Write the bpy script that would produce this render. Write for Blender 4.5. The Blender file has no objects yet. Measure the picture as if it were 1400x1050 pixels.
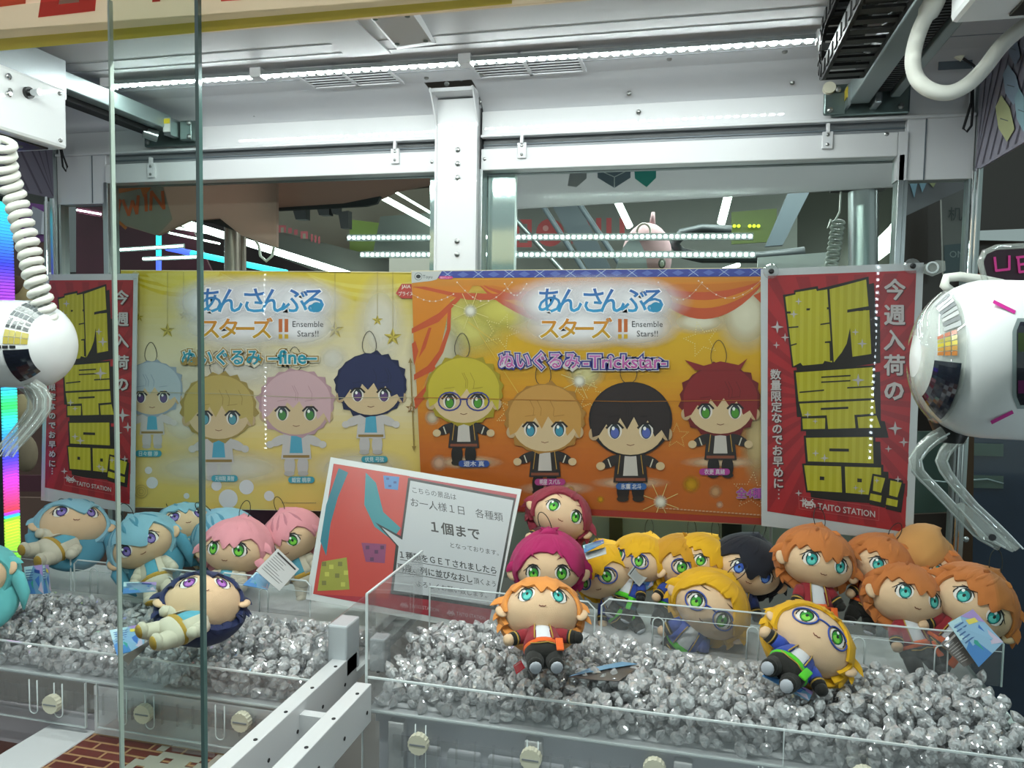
import bpy, bmesh, random
from math import sin, cos, pi, radians, sqrt, atan2, hypot
from mathutils.geometry import tessellate_polygon
from mathutils import Vector, Matrix, Euler

SC = bpy.context.scene
COL = SC.collection
random.seed(7)

# ------------------------------------------------------------------ camera
EYE = Vector((0, 0, 1.45))
cam_data = bpy.data.cameras.new('camera')
cam = bpy.data.objects.new('camera', cam_data)
COL.objects.link(cam)
RCAM = (Matrix.Rotation(radians(13.3), 3, 'Z') @ Matrix.Rotation(radians(90 - 3.6), 3, 'X')
        @ Matrix.Rotation(radians(.95), 3, 'Z'))
cam.matrix_world = Matrix.Translation(EYE) @ RCAM.to_4x4()
cam_data.sensor_width = 36
cam_data.lens = 1050 / 1400 * 36
cam_data.clip_start = .02
cam_data.clip_end = 60
SC.camera = cam

# ------------------------------------------------------------------ view, world
SC.view_settings.view_transform = 'Standard'
SC.view_settings.look = 'None'
SC.view_settings.exposure = 0.0
SC.view_settings.gamma = 1
SC.view_settings.use_curve_mapping = False
SC.cycles.use_denoising = True
SC.cycles.max_bounces = 14
SC.cycles.transparent_max_bounces = 24
SC.cycles.sample_clamp_indirect = 4
SC.cycles.caustics_refractive = True
SC.cycles.caustics_reflective = False
world = bpy.data.worlds.new('arcade_hall_ambience')
SC.world = world
world.use_nodes = True
world.node_tree.nodes['Background'].inputs[0].default_value = (.70, .70, .72, 1)
world.node_tree.nodes['Background'].inputs[1].default_value = .8
LED_POWER = 155.0        # radiance of the white ceiling diodes
LED_FRONT = 560.0
CORNER_LED = 120.0



def area(name, loc, size, energy, col=(1, 1, 1), rot=(0, 0, 0)):
    l = bpy.data.lights.new(name, 'AREA')
    l.shape = 'RECTANGLE'
    l.size, l.size_y = size
    l.energy = energy
    l.color = col
    o = bpy.data.objects.new(name, l)
    COL.objects.link(o)
    o.location = loc
    o.rotation_euler = rot
    return o


# unseen lights added to brighten the hall and machines behind (all above the headers)
area('hall_lamp', (-2.5, 4.2, 3.05), (2.5, .3), 70, (1, .97, .9))
area('hall_lamp', (1.5, 4.2, 3.05), (2.5, .3), 60, (1, .98, .95))
area('hall_lamp', (-1.0, 6.5, 3.05), (3.5, .3), 60, (1, .95, .9))
area('machine_lamp', (-1.0, 1.98, 1.95), (.9, .05), 7)
area('machine_lamp', (.05, 1.98, 1.95), (1.0, .05), 9)
area('machine_lamp', (1.1, 2.1, 1.95), (.8, .05), 3)

# ------------------------------------------------------------------ pixel rays (authoring aid: a photo point put on a plane)
def ray(x, y):
    return RCAM @ Vector(((x - 700) / 1050, -(y - 525) / 1050, -1))


def PY(x, y, Y):
    d = ray(x, y)
    return EYE + d * (Y / d.y)


def PZ(x, y, Z):
    d = ray(x, y)
    return EYE + d * ((Z - EYE.z) / d.z)


def PX(x, y, X):
    d = ray(x, y)
    return EYE + d * (X / d.x)


def PN(x, y, p0, n):
    d = ray(x, y)
    return EYE + d * ((p0 - EYE).dot(n) / d.dot(n))


# ------------------------------------------------------------------ colours and materials
def lin(c):
    return c / 12.92 if c <= .04045 else ((c + .055) / 1.055) ** 2.4


def C(h):
    if isinstance(h, tuple):
        return h
    h = h.lstrip('#')
    return tuple(lin(int(h[i:i + 2], 16) / 255) for i in (0, 2, 4)) + (1,)


MATS = {}


def mat(name, col='#ffffff', rough=.5, metal=0., bump=0., bscale=40., emit=0., coat=0., spec=.5, var=0., vscale=8., alpha=1., sheen=0., attr=False, ink=1., coat_rough=.04):
    if name in MATS:
        return MATS[name]
    m = bpy.data.materials.new(name)
    m.use_nodes = True
    nt = m.node_tree
    b = nt.nodes['Principled BSDF']
    b.inputs['Base Color'].default_value = C(col)
    b.inputs['Roughness'].default_value = rough
    b.inputs['Metallic'].default_value = metal
    b.inputs['Specular IOR Level'].default_value = spec
    b.inputs['Coat Weight'].default_value = coat
    b.inputs['Coat Roughness'].default_value = coat_rough
    b.inputs['Sheen Weight'].default_value = sheen
    b.inputs['Alpha'].default_value = alpha
    if emit:
        b.inputs['Emission Color'].default_value = C(col)
        b.inputs['Emission Strength'].default_value = emit
    if attr:
        a = nt.nodes.new('ShaderNodeVertexColor')
        a.name = 'Color Attribute'
        a.layer_name = 'Col'
        hs = nt.nodes.new('ShaderNodeHueSaturation')
        hs.inputs['Value'].default_value = ink
        nt.links.new(a.outputs[0], hs.inputs['Color'])
        nt.links.new(hs.outputs[0], b.inputs['Base Color'])
        nt.links.new(a.outputs[1], b.inputs['Alpha'])
    tc = nt.nodes.new('ShaderNodeTexCoord')
    if var:
        n = nt.nodes.new('ShaderNodeTexNoise')
        n.inputs['Scale'].default_value = vscale
        n.inputs['Detail'].default_value = 4
        nt.links.new(tc.outputs['Object'], n.inputs['Vector'])
        mx = nt.nodes.new('ShaderNodeMix')
        mx.data_type = 'RGBA'
        c = C(col)
        mx.inputs[6].default_value = tuple(v * (1 - var) for v in c[:3]) + (1,)
        mx.inputs[7].default_value = tuple(min(1, v * (1 + var)) for v in c[:3]) + (1,)
        nt.links.new(n.outputs[0], mx.inputs[0])
        nt.links.new(mx.outputs[2], b.inputs['Base Color'])
    if bump:
        n = nt.nodes.new('ShaderNodeTexNoise')
        n.inputs['Scale'].default_value = bscale
        n.inputs['Detail'].default_value = 6
        nt.links.new(tc.outputs['Object'], n.inputs['Vector'])
        bp = nt.nodes.new('ShaderNodeBump')
        bp.inputs['Strength'].default_value = bump
        bp.inputs['Distance'].default_value = .002
        nt.links.new(n.outputs[0], bp.inputs['Height'])
        nt.links.new(bp.outputs[0], b.inputs['Normal'])
    MATS[name] = m
    return m


def translucent(name, col='#ffffff', k=.6, attr=False, rough=.35):
    """thin sheet that also lets light through from behind"""
    if name in MATS:
        return MATS[name]
    m = mat(name, col, rough=rough, coat=.2, attr=attr)
    nt = m.node_tree
    b = nt.nodes['Principled BSDF']
    t = nt.nodes.new('ShaderNodeBsdfTranslucent')
    t.inputs[0].default_value = C(col)
    if attr:
        nt.links.new(nt.nodes['Color Attribute'].outputs[0], t.inputs[0])
    x = nt.nodes.new('ShaderNodeMixShader')
    x.inputs[0].default_value = k
    nt.links.new(b.outputs[0], x.inputs[1])
    nt.links.new(t.outputs[0], x.inputs[2])
    nt.links.new(x.outputs[0], nt.nodes['Material Output'].inputs['Surface'])
    return m


def clear_mat(name, tint='#ffffff', gloss=.06, body='#e8f0f2', body_w=.03, rough=.02, fres=True):
    """thin clear sheet: passes light straight on, mirrors a little, has a faint body of its own"""
    if name in MATS:
        return MATS[name]
    m = bpy.data.materials.new(name)
    m.use_nodes = True
    nt = m.node_tree
    nt.nodes.remove(nt.nodes['Principled BSDF'])
    out = nt.nodes['Material Output']
    t = nt.nodes.new('ShaderNodeBsdfTransparent')
    t.inputs[0].default_value = C(tint)
    last = t.outputs[0]
    if body_w:
        d = nt.nodes.new('ShaderNodeBsdfDiffuse')
        d.inputs[0].default_value = C(body)
        mx = nt.nodes.new('ShaderNodeMixShader')
        mx.inputs[0].default_value = body_w
        nt.links.new(last, mx.inputs[1])
        nt.links.new(d.outputs[0], mx.inputs[2])
        last = mx.outputs[0]
    if gloss:
        g = nt.nodes.new('ShaderNodeBsdfGlossy')
        g.inputs['Roughness'].default_value = rough
        mx = nt.nodes.new('ShaderNodeMixShader')
        lw = nt.nodes.new('ShaderNodeLayerWeight')
        lw.inputs['Blend'].default_value = .5
        pw = nt.nodes.new('ShaderNodeMath'); pw.operation = 'POWER'
        pw.inputs[1].default_value = 4
        ml = nt.nodes.new('ShaderNodeMath'); ml.operation = 'MULTIPLY_ADD'
        ml.inputs[1].default_value = .7
        ml.inputs[2].default_value = gloss * .5
        nt.links.new(lw.outputs['Facing'], pw.inputs[0])
        nt.links.new(pw.outputs[0], ml.inputs[0])
        nt.links.new(ml.outputs[0], mx.inputs[0])
        nt.links.new(last, mx.inputs[1])
        nt.links.new(g.outputs[0], mx.inputs[2])
        last = mx.outputs[0]
    nt.links.new(last, out.inputs['Surface'])
    MATS[name] = m
    return m


def glass_mat(name, col='#ffffff', ior=1.49, rough=0.):
    if name in MATS:
        return MATS[name]
    m = bpy.data.materials.new(name)
    m.use_nodes = True
    nt = m.node_tree
    b = nt.nodes['Principled BSDF']
    b.inputs['Base Color'].default_value = C(col)
    b.inputs['Roughness'].default_value = rough
    b.inputs['IOR'].default_value = ior
    b.inputs['Transmission Weight'].default_value = 1
    MATS[name] = m
    return m


# ------------------------------------------------------------------ mesh building
class MB:
    def __init__(s):
        s.v, s.f, s.c = [], [], []
        s.M = Matrix.Identity(4)

    def add(s, vs, fs, col=None):
        n = len(s.v)
        s.v += [tuple(s.M @ Vector(v)) for v in vs]
        s.f += [tuple(i + n for i in f) for f in fs]
        s.c += [col] * len(fs)

    def box(s, a, b, bev=0., col=None):
        x0, y0, z0 = a
        x1, y1, z1 = b
        if x0 > x1: x0, x1 = x1, x0
        if y0 > y1: y0, y1 = y1, y0
        if z0 > z1: z0, z1 = z1, z0
        if bev:
            bm = bmesh.new()
            bmesh.ops.create_cube(bm, size=1)
            for v in bm.verts:
                v.co = Vector(((x0 + x1) / 2 + v.co.x * (x1 - x0), (y0 + y1) / 2 + v.co.y * (y1 - y0), (z0 + z1) / 2 + v.co.z * (z1 - z0)))
            bmesh.ops.bevel(bm, geom=bm.edges[:], offset=bev, segments=2, affect='EDGES', profile=.5)
            s.bm(bm, col)
            return
        s.add([(x0, y0, z0), (x1, y0, z0), (x1, y1, z0), (x0, y1, z0), (x0, y0, z1), (x1, y0, z1), (x1, y1, z1), (x0, y1, z1)],
              [(0, 3, 2, 1), (4, 5, 6, 7), (0, 1, 5, 4), (1, 2, 6, 5), (2, 3, 7, 6), (3, 0, 4, 7)], col)

    def bm(s, bm, col=None):
        bm.verts.index_update()
        s.add([v.co[:] for v in bm.verts], [tuple(v.index for v in f.verts) for f in bm.faces], col)
        bm.free()

    def tube(s, pts, r, n=8, cap=True, closed=False, col=None, flat=1.):
        pts = [Vector(p) for p in pts]
        rs = r if isinstance(r, (list, tuple)) else [r] * len(pts)
        N = len(pts)
        up = None
        vs, fs = [], []
        for i, p in enumerate(pts):
            a = pts[(i - 1) % N] if (i or closed) else p
            b = pts[(i + 1) % N] if (i < N - 1 or closed) else p
            t = (b - a).normalized()
            if up is None:
                up = Vector((0, 0, 1)) if abs(t.z) < .9 else Vector((1, 0, 0))
            u = (up - t * up.dot(t))
            if u.length < 1e-6:
                u = t.orthogonal()
            u.normalize()
            up = u
            w = t.cross(u)
            for k in range(n):
                q = 2 * pi * k / n
                vs.append(p + (u * cos(q) + w * sin(q) * flat) * rs[i])
        for i in range(N if closed else N - 1):
            j = (i + 1) % N
            for k in range(n):
                k2 = (k + 1) % n
                fs.append((i * n + k, i * n + k2, j * n + k2, j * n + k))
        if cap and not closed:
            fs.append(tuple(reversed(range(n))))
            fs.append(tuple(range((N - 1) * n, N * n)))
        s.add(vs, fs, col)

    def cyl(s, a, b, r, n=16, r2=None, col=None):
        s.tube([a, b], [r, r if r2 is None else r2], n, col=col)

    def prism(s, poly, d, col=None):
        """poly: list of 3D points (planar), d: extrusion vector"""
        d = Vector(d)
        n = len(poly)
        vs = [Vector(p) for p in poly] + [Vector(p) + d for p in poly]
        fs = [tuple(range(n)), tuple(reversed(range(n, 2 * n)))]
        fs += [(i, i + n, (i + 1) % n + n, (i + 1) % n) for i in range(n)]
        s.add(vs, fs, col)

    def lathe(s, prof, n=24, col=None, a0=0, a1=2 * pi):
        """prof: (r,z) list about local Z"""
        full = abs(a1 - a0 - 2 * pi) < 1e-6
        m = n if full else n + 1
        vs, fs = [], []
        for r, z in prof:
            for k in range(m):
                q = a0 + (a1 - a0) * k / n
                vs.append((r * cos(q), r * sin(q), z))
        for i in range(len(prof) - 1):
            for k in range(n):
                k2 = (k + 1) % m
                fs.append((i * m + k, i * m + k2, (i + 1) * m + k2, (i + 1) * m + k))
        s.add(vs, fs, col)

    def ell(s, c, r, n=16, m=10, col=None):
        vs, fs = [], []
        for i in range(m + 1):
            p = pi * i / m
            for k in range(n):
                q = 2 * pi * k / n
                vs.append((c[0] + r[0] * sin(p) * cos(q), c[1] + r[1] * sin(p) * sin(q), c[2] + r[2] * cos(p)))
        for i in range(m):
            for k in range(n):
                k2 = (k + 1) % n
                fs.append((i * n + k, (i + 1) * n + k, (i + 1) * n + k2, i * n + k2))
        s.add(vs, fs, col)

    def build(s, name, material=None, parent=None, smooth=False, sharp=None, weld=False):
        me = bpy.data.meshes.new(name)
        me.from_pydata([tuple(v) for v in s.v], [], s.f)
        if any(c is not None for c in s.c):
            ca = me.color_attributes.new('Col', 'FLOAT_COLOR', 'CORNER')
            buf = []
            for p, c in zip(me.polygons, s.c):
                if isinstance(c, list):
                    for k in c: buf += list(k)
                    continue
                c = C(c) if c is not None else (1, 1, 1, 1)
                buf += list(c) * p.loop_total
            ca.data.foreach_set('color', buf)
        if smooth:
            bm = bmesh.new()
            bm.from_mesh(me)
            bmesh.ops.remove_doubles(bm, verts=bm.verts, dist=1e-6)
            bmesh.ops.recalc_face_normals(bm, faces=bm.faces)
            bm.to_mesh(me)
            bm.free()
            for p in me.polygons:
                p.use_smooth = True
            if sharp:
                me.set_sharp_from_angle(angle=radians(sharp))
        me.update()
        if material:
            me.materials.append(material)
        o = bpy.data.objects.new(name, me)
        COL.objects.link(o)
        if parent is not None:
            o.parent = parent
        return o


def tag(o, label=None, cat=None, group=None, kind=None):
    if label: o['label'] = label
    if cat: o['category'] = cat
    if group: o['group'] = group
    if kind: o['kind'] = kind
    return o


def thing(name, loc, label, cat, group=None, rot=None):
    o = bpy.data.objects.new(name, None)
    COL.objects.link(o)
    o.location = loc
    if rot is not None:
        o.rotation_mode = 'QUATERNION'
        o.rotation_quaternion = rot.to_quaternion() if isinstance(rot, Matrix) else rot
    o.empty_display_size = .02
    return tag(o, label, cat, group)


def struct(name, mb, m, parent=None, smooth=False, sharp=None):
    o = mb.build(name, m, parent, smooth, sharp)
    if parent is None:
        o['kind'] = 'structure'
    return o


def boxpart(name, a, b, m, parent=None, bev=0.):
    q = MB()
    q.box(a, b, bev)
    return q.build(name, m, parent)


def rebase(t, kids=None):
    """children were built in world coordinates: shift them under their thing"""
    loc = Matrix.Translation(t.location)
    if t.rotation_mode == 'QUATERNION':
        loc = loc @ t.rotation_quaternion.to_matrix().to_4x4()
    inv = loc.inverted()
    for o in [o for o in bpy.data.objects if o.parent is t]:
        if o.type == 'MESH':
            o.data.transform(inv)
        for g in [g for g in bpy.data.objects if g.parent is o]:
            if g.type == 'MESH':
                g.data.transform(inv)


def copy_tree(o, parent=None):
    c = o.copy()
    COL.objects.link(c)
    if parent is not None:
        c.parent = parent
    for ch in list(o.children):
        copy_tree(ch, c)
    return c


# ------------------------------------------------------------------ flat print
_TXT = {}


def text_geo(s, off=0.):
    """triangulated outline of a string, unit em, origin left baseline; off thickens"""
    key = (s, off)
    if key in _TXT:
        return _TXT[key]
    cu = bpy.data.curves.new('t', 'FONT')
    cu.body = s
    cu.size = 1
    cu.offset = off
    cu.resolution_u = 2
    cu.fill_mode = 'FRONT'
    ob = bpy.data.objects.new('t', cu)
    COL.objects.link(ob)
    dg = bpy.context.evaluated_depsgraph_get()
    me = ob.evaluated_get(dg).to_mesh()
    vs = [(v.co.x, v.co.y) for v in me.vertices]
    fs = [tuple(p.vertices) for p in me.polygons]
    ob.evaluated_get(dg).to_mesh_clear()
    bpy.data.objects.remove(ob)
    bpy.data.curves.remove(cu)
    _TXT[key] = (vs, fs)
    return _TXT[key]


class Print:
    """flat shapes given in photo points, laid on a plane (p0, n towards the viewer); lift = print layer"""
    def __init__(s, p0, n, step=.00012, clip=None):
        s.p0, s.n, s.step = Vector(p0), Vector(n).normalized(), step
        s.mb = MB()
        s.k = 0

    def map(s, x, y, L):
        return PN(x, y, s.p0 + s.n * (L * s.step + s.k * 3e-6), s.n)

    def halo(s, x, y, rx, ry, col, L=1, a=1., n=22):
        """soft printed glow: opaque ink in the middle, none at the rim"""
        s.k += 1
        c = C(col)[:3]
        rings = ((0, a), (.35, a * .85), (.7, a * .35), (1, 0))
        vs = []
        for r, _ in rings:
            for i in range(n):
                t = 2 * pi * i / n
                vs.append(s.map(x + rx * r * cos(t), y + ry * r * sin(t), L))
        base = len(s.mb.v)
        for j in range(3):
            A, B = c + (rings[j][1],), c + (rings[j + 1][1],)
            for i in range(n):
                k = (i + 1) % n
                if j == 0:
                    s.mb.add([vs[0], vs[n + i], vs[n + k]], [(0, 1, 2)])
                    s.mb.c[-1] = [A, B, B]
                else:
                    s.mb.add([vs[j * n + i], vs[(j + 1) * n + i], vs[(j + 1) * n + k], vs[j * n + k]], [(0, 1, 2, 3)])
                    s.mb.c[-1] = [A, B, B, A]

    def poly(s, pts, col, L=1):
        s.k += 1
        if len(pts) > 3:
            fs = [tuple(t) for t in tessellate_polygon([[Vector((p[0], p[1], 0)) for p in pts]])]
        else:
            fs = [tuple(range(len(pts)))]
        s.mb.add([s.map(p[0], p[1], L) for p in pts], fs, col)

    def ell(s, x, y, rx, ry, col, L=1, rot=0, n=20, a0=0, a1=360):
        c, q = cos(radians(rot)), sin(radians(rot))
        pts = []
        for k in range(n + (a1 - a0 < 360)):
            a = radians(a0 + (a1 - a0) * k / n)
            u, v = rx * cos(a), ry * sin(a)
            pts.append((x + u * c - v * q, y + u * q + v * c))
        s.poly(pts, col, L)

    def rect(s, x0, y0, x1, y1, col, L=1):
        s.poly([(x0, y0), (x1, y0), (x1, y1), (x0, y1)], col, L)

    def rrect(s, x0, y0, x1, y1, r, col, L=1):
        pts = []
        for cx, cy, a in ((x1 - r, y0 + r, -90), (x1 - r, y1 - r, 0), (x0 + r, y1 - r, 90), (x0 + r, y0 + r, 180)):
            for k in range(5):
                q = radians(a + 22.5 * k)
                pts.append((cx + r * cos(q), cy + r * sin(q)))
        s.poly(pts, col, L)

    def line(s, pts, w, col, L=1, closed=False):
        pts = [Vector(p) for p in pts]
        if closed: pts = pts + [pts[0]]
        for a, b in zip(pts, pts[1:]):
            d = b - a
            if d.length < 1e-6: continue
            n = Vector((-d.y, d.x)).normalized() * w / 2
            e = d.normalized() * w * .25
            s.poly([a - n - e, b - n + e, b + n + e, a + n - e], col, L)

    def star(s, x, y, r, col, L=1, k=5, inner=.4, rot=0):
        pts = []
        for i in range(2 * k):
            q = radians(rot - 90 + 180 * i / k)
            rr = r if i % 2 == 0 else r * inner
            pts.append((x + rr * cos(q), y + rr * sin(q)))
        s.poly(pts, col, L)

    def text(s, string, x, y, size, col, L=1, off=0., wx=None, rot=0, anchor='l', sx=1., shear=0., grad=None, skew=0.):
        """x,y = left baseline in photo points; size in points; wx = fit to this width; skew = baseline slope"""
        if off > 0 and any(0x4e00 <= ord(ch) <= 0x9fff for ch in string):
            if wx:      # dense characters: thicken by overprinting
                v0, _ = text_geo(string, 0.)
                sx = wx / (max(v[0] for v in v0) - min(v[0] for v in v0)) / size
            for i in range(6):
                t = 2 * pi * i / 6
                s.text(string, x + cos(t) * off * size * .8, y + sin(t) * off * size * .8, size, col, L, 0., None, rot, anchor, sx, shear, grad, skew)
            return
        s.k += 1
        vs, fs = text_geo(string, off)
        v0, _ = text_geo(string, 0.)
        if not v0: return
        xa, xb = min(v[0] for v in v0), max(v[0] for v in v0)
        k = size * sx
        if wx: k = wx / (xb - xa)
        ox = {'l': xa, 'c': (xa + xb) / 2, 'r': xb}[anchor]
        c, q = cos(radians(rot)), sin(radians(rot))
        out = []
        for a, b in vs:
            u, w = (a - ox) * k + shear * b * size, -b * size
            out.append(s.map(x + u * c - w * q, y + u * q + w * c + skew * u, L))
        n_f = len(s.mb.f)
        s.mb.add(out, fs, col if not grad else C(grad[0]))
        if grad:
            g0, g1 = C(grad[0]), C(grad[1])
            for i, f in enumerate(fs):
                row = []
                for j in f:
                    t = min(1, max(0, vs[j][1] * 1.1))
                    row.append(tuple(g1[q] * (1 - t) + g0[q] * t for q in range(4)))
                s.mb.c[n_f + i] = row

    def vtext(s, string, x, y, size, step, col, L=1, off=0., dx=0.):
        for i, ch in enumerate(string):
            if ch in '…':
                for k in range(3):
                    s.ell(x + dx * i, y + step * (i - .8) + k * size * .35, size * .07, size * .07, col, L)
                continue
            s.text(ch, x + dx * i, y + step * i, size, col, L, off, anchor='c')

    def build(s, name, m, parent=None):
        return s.mb.build(name, m, parent)

# ================================================================== materials of the cabinet
M_WHITE = mat('white_painted_steel', '#d2d3d5', rough=.32, coat=.3, bump=.05, bscale=300)
M_CEIL = mat('grey_white_ceiling_sheet', '#c2c3c6', rough=.5, coat=.0, bump=.05, bscale=200)
M_REFL = mat('glossy_white_panel', '#d4d5d6', rough=.4, coat=.8, coat_rough=.012)
M_GREY = mat('blue_grey_channel', '#868a8e', rough=.4)
M_DGREY = mat('dark_grey_channel', '#59636a', rough=.45)
M_PLATE = mat('grey_green_zinc_plate', '#64726f', rough=.32, metal=.75)
M_ALU = mat('brushed_aluminium', '#a9b0b1', rough=.28, metal=.9, bump=.1, bscale=500)
M_ALUP = mat('pale_anodised_rail', '#96a3a3', rough=.35, metal=.5)
M_CHROME = mat('chrome', '#d8dcde', rough=.08, metal=1.)
M_BLACK = mat('black_plastic', '#141414', rough=.4)
M_RUBBER = mat('dark_rubber', '#1c1d1f', rough=.7)
M_WPLAST = mat('white_gloss_plastic', '#dfe2e3', rough=.38, coat=.3)
M_WCABLE = mat('white_cable_sleeve', '#d9dad2', rough=.45)
M_CREAM = mat('cream_plastic', '#d6d2bd', rough=.45)
M_DIODE = mat('white_diode', '#fdfcff', emit=LED_POWER)
M_DIODEF = mat('white_front_diode', '#fffdfb', emit=LED_FRONT)
M_PRINT = mat('laminated_print', '#ffffff', rough=.34, coat=.25, attr=True, ink=.80, coat_rough=.015)
M_PRINTM = mat('matt_print', '#ffffff', rough=.55, attr=True)
M_GLASS = clear_mat('door_glass', '#f4faf8', gloss=0, body_w=0)
M_GLASSEDGE = mat('green_glass_edge', '#4e6f6a', rough=.15, coat=.5)
M_GLASSEDGE2 = mat('pale_glass_edge', '#c9d0c8', rough=.15, coat=.8)
M_ACRYL = clear_mat('clear_acrylic', '#f8f8f8', gloss=.12, body='#e6ecee', body_w=.06)
M_ACRYLE = mat('bright_acrylic_edge', '#e6eeef', rough=.15, coat=.6, alpha=.8)
M_SCREW = mat('steel_screw', '#9a9c9a', rough=.3, metal=.9)

XL, XR, XC = -1.435, .461, -.4705
YF, YB, ZC = .55, 1.5, 1.93


def screw(p, n, r=.004, parent=None, h=.002, m=None):
    q = MB()
    p, n = Vector(p), Vector(n).normalized()
    q.tube([p, p + n * h * .6, p + n * h], [r, r, r * .55], 10)
    q.v = [tuple(v) for v in q.v]
    return q.build('screw', m or M_SCREW, parent, True, 40)


# ------------------------------------------------------------------ ceiling
q = MB()
q.box((XL, .3, ZC), (XR, 1.42, ZC + .02))
ceiling = struct('ceiling', q, M_CEIL)
q = MB()      # shallow pressed ribs running across
for y, h in ((1.36, .001), (1.245, .0012), (1.205, .001), (1.06, .0012)):
    q.box((XL, y, ZC - h), (XR, y + .002, ZC + .001))
q.build('ceiling_seam', M_GREY, ceiling)
q = MB()
q.box((-.60, .85, ZC - .003), (-.52, 1.26, ZC)); q.build('ceiling_strap', M_CEIL, ceiling)
# sloping cove between the ceiling and the back wall
q = MB()
pts = []
for k in range(9):
    a = k / 8
    pts.append((1.42 + .085 * (1 - (1 - a) ** 1.6), ZC - .036 * a ** 1.5))
for (a, b) in ((XL, -.518), (-.424, XR)):
    vs = [(a, y, z) for y, z in pts] + [(b, y, z) for y, z in pts]
    n = len(pts)
    q.add(vs, [(i, i + 1, n + i + 1, n + i) for i in range(n - 1)])
o = struct('trim_1', q, M_CEIL, smooth=True)

# ------------------------------------------------------------------ back wall, band by band
q = MB()
q.box((XL, 1.545, 1.779), (XR, 1.56, 1.95))
wall_back = struct('wall_back', q, M_GREY)
for a, b in ((XL + .002, -.5165), (-.4245, XR - .002)):
    q = MB()
    q.box((a, 1.5, 1.846), (b, 1.506, 1.893), .001)
    q.build('upper_panel', M_REFL, wall_back)
    q = MB()
    q.box((a, 1.49, 1.8405), (b, 1.506, 1.846), .0015)
    q.build('panel_lip', M_WHITE, wall_back)
    q = MB()
    q.box((a, 1.515, 1.818), (b, 1.53, 1.8405))
    q.build('shadow_channel', M_GREY, wall_back)
    q = MB()
    q.box((a, 1.512, 1.829), (b, 1.516, 1.8315))
    q.build('channel_groove', M_DGREY, wall_back)
    q = MB()
    q.box((max(a, -1.303), 1.494, 1.777), (min(b, .338), 1.53, 1.819), .002)
    q.build('lower_beam', M_REFL, wall_back)
for x0, x1, n in ((XL, -1.303, 0), (.3525, XR, 1)):
    q = MB()
    q.box((x0, 1.498, 1.735 if n else 1.733), (x1, 1.53, 1.842), .0015)
    q.build('end_panel', M_WHITE, wall_back)
q = MB(); q.box((.338, 1.494, 1.735), (.3535, 1.53, 1.819)); q.build('end_panel', M_WHITE, wall_back)
for x in (-1.34, .3815):
    q = MB(); q.box((x, 1.4965, 1.735), (x + .0018, 1.499, 1.842)); q.build('panel_joint', M_DGREY, wall_back)
for px, py in ((541, 212), (714, 204), (1131, 190), (208, 232)):
    p = PY(px, py, 1.494)
    q = MB()
    q.box((p.x - .009, 1.489, p.z - .018), (p.x + .009, 1.495, p.z + .012), .001)
    q.box((p.x - .003, 1.486, p.z + .010), (p.x + .003, 1.495, p.z + .026), .001)
    c = q.build('glass_clip', M_WHITE, wall_back)
    for dz in (.006, -.011):
        screw((p.x, 1.489, p.z + dz), (0, -1, 0), .003, c)
for px, py in ((238, 121), (356, 116), (348, 157), (242, 161), (414, 153), (583, 106), (915, 80), (659, 101), (860, 128), (1073, 70), (1083, 113), (602, 144), (656, 140), (873, 153), (591, 222), (663, 218), (1212, 184)):
    if py < 110:
        p = PZ(px, py, ZC) if py < 108 else PY(px, py, 1.45)
        if p.y > 1.42: p = PY(px, py, 1.44)
        screw(p, (0, -.3, -1), .0045, wall_back, .004)
    else:
        p = PY(px, py, 1.497 if py > 150 else 1.488)
        screw(p, (0, -1, -.3), .0045, wall_back, .004)

# centre post with its screws and two ceiling gussets
q = MB()
q.box((-.5135, 1.478, .86), (-.4285, 1.54, 1.915), .0015)
post = struct('trim_2', q, M_REFL)
for s, x in ((-1, -.5135), (1, -.4285)):
    q = MB()
    q.box((x - .001 if s < 0 else x - .003, 1.4755, .86), (x + .003 if s < 0 else x + .001, 1.48, 1.92))
    q.build('post_flange', M_WHITE, post)
    q = MB()
    q.prism([(x, 1.478, 1.925), (x, 1.478, 1.86), (x, 1.435, 1.925)], (.003, 0, 0))
    q.build('gusset', M_WHITE, post)
q = MB(); q.box((-.515, 1.44, 1.918), (-.427, 1.50, 1.925)); q.build('head_plate', M_WHITE, post)
for px, py in ((626, 205), (626, 224), (626, 243), (625, 330), (625, 348), (618, 108), (631, 108), (611, 115)):
    p = PY(px, py, 1.478)
    screw(p, (0, -1, 0), .005, post, .004)
for x in (-.4265, -.5175):
    q = MB(); q.box((x - .0015, 1.50, 1.10), (x + .0015, 1.53, 1.90)); q.build('dark_gap', M_RUBBER, post)

# window frames and panes
for n, (x0, x1) in enumerate(((-1.301, -.5165), (-.4245, .3445))):
    f = MB()
    f.box((x0 - .006, 1.494, .86), (x0 + .004, 1.53, 1.78), .001)
    f.box((x1 - .004, 1.494, .86), (x1 + .006, 1.53, 1.78), .001)
    w = struct('window_%d' % (n + 1), f, M_ALU)
    g = MB(); g.box((x0, 1.514, .86), (x1, 1.5175, 1.79))
    g.build('pane', M_GLASS, w)
for n, (x0, x1) in enumerate(((XL + .005, -1.311), (.3545, XR - .005))):
    f = MB()
    f.box((x0 - .003, 1.498, .86), (x0 + .003, 1.52, 1.735))
    f.box((x1 - .002, 1.498, .86), (x1 + .002, 1.52, 1.735))
    w = struct('window_%d' % (n + 3), f, M_ALU)
    g = MB(); g.box((x0, 1.508, .86), (x1, 1.511, 1.735)); g.build('pane', M_GLASS, w)
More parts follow.
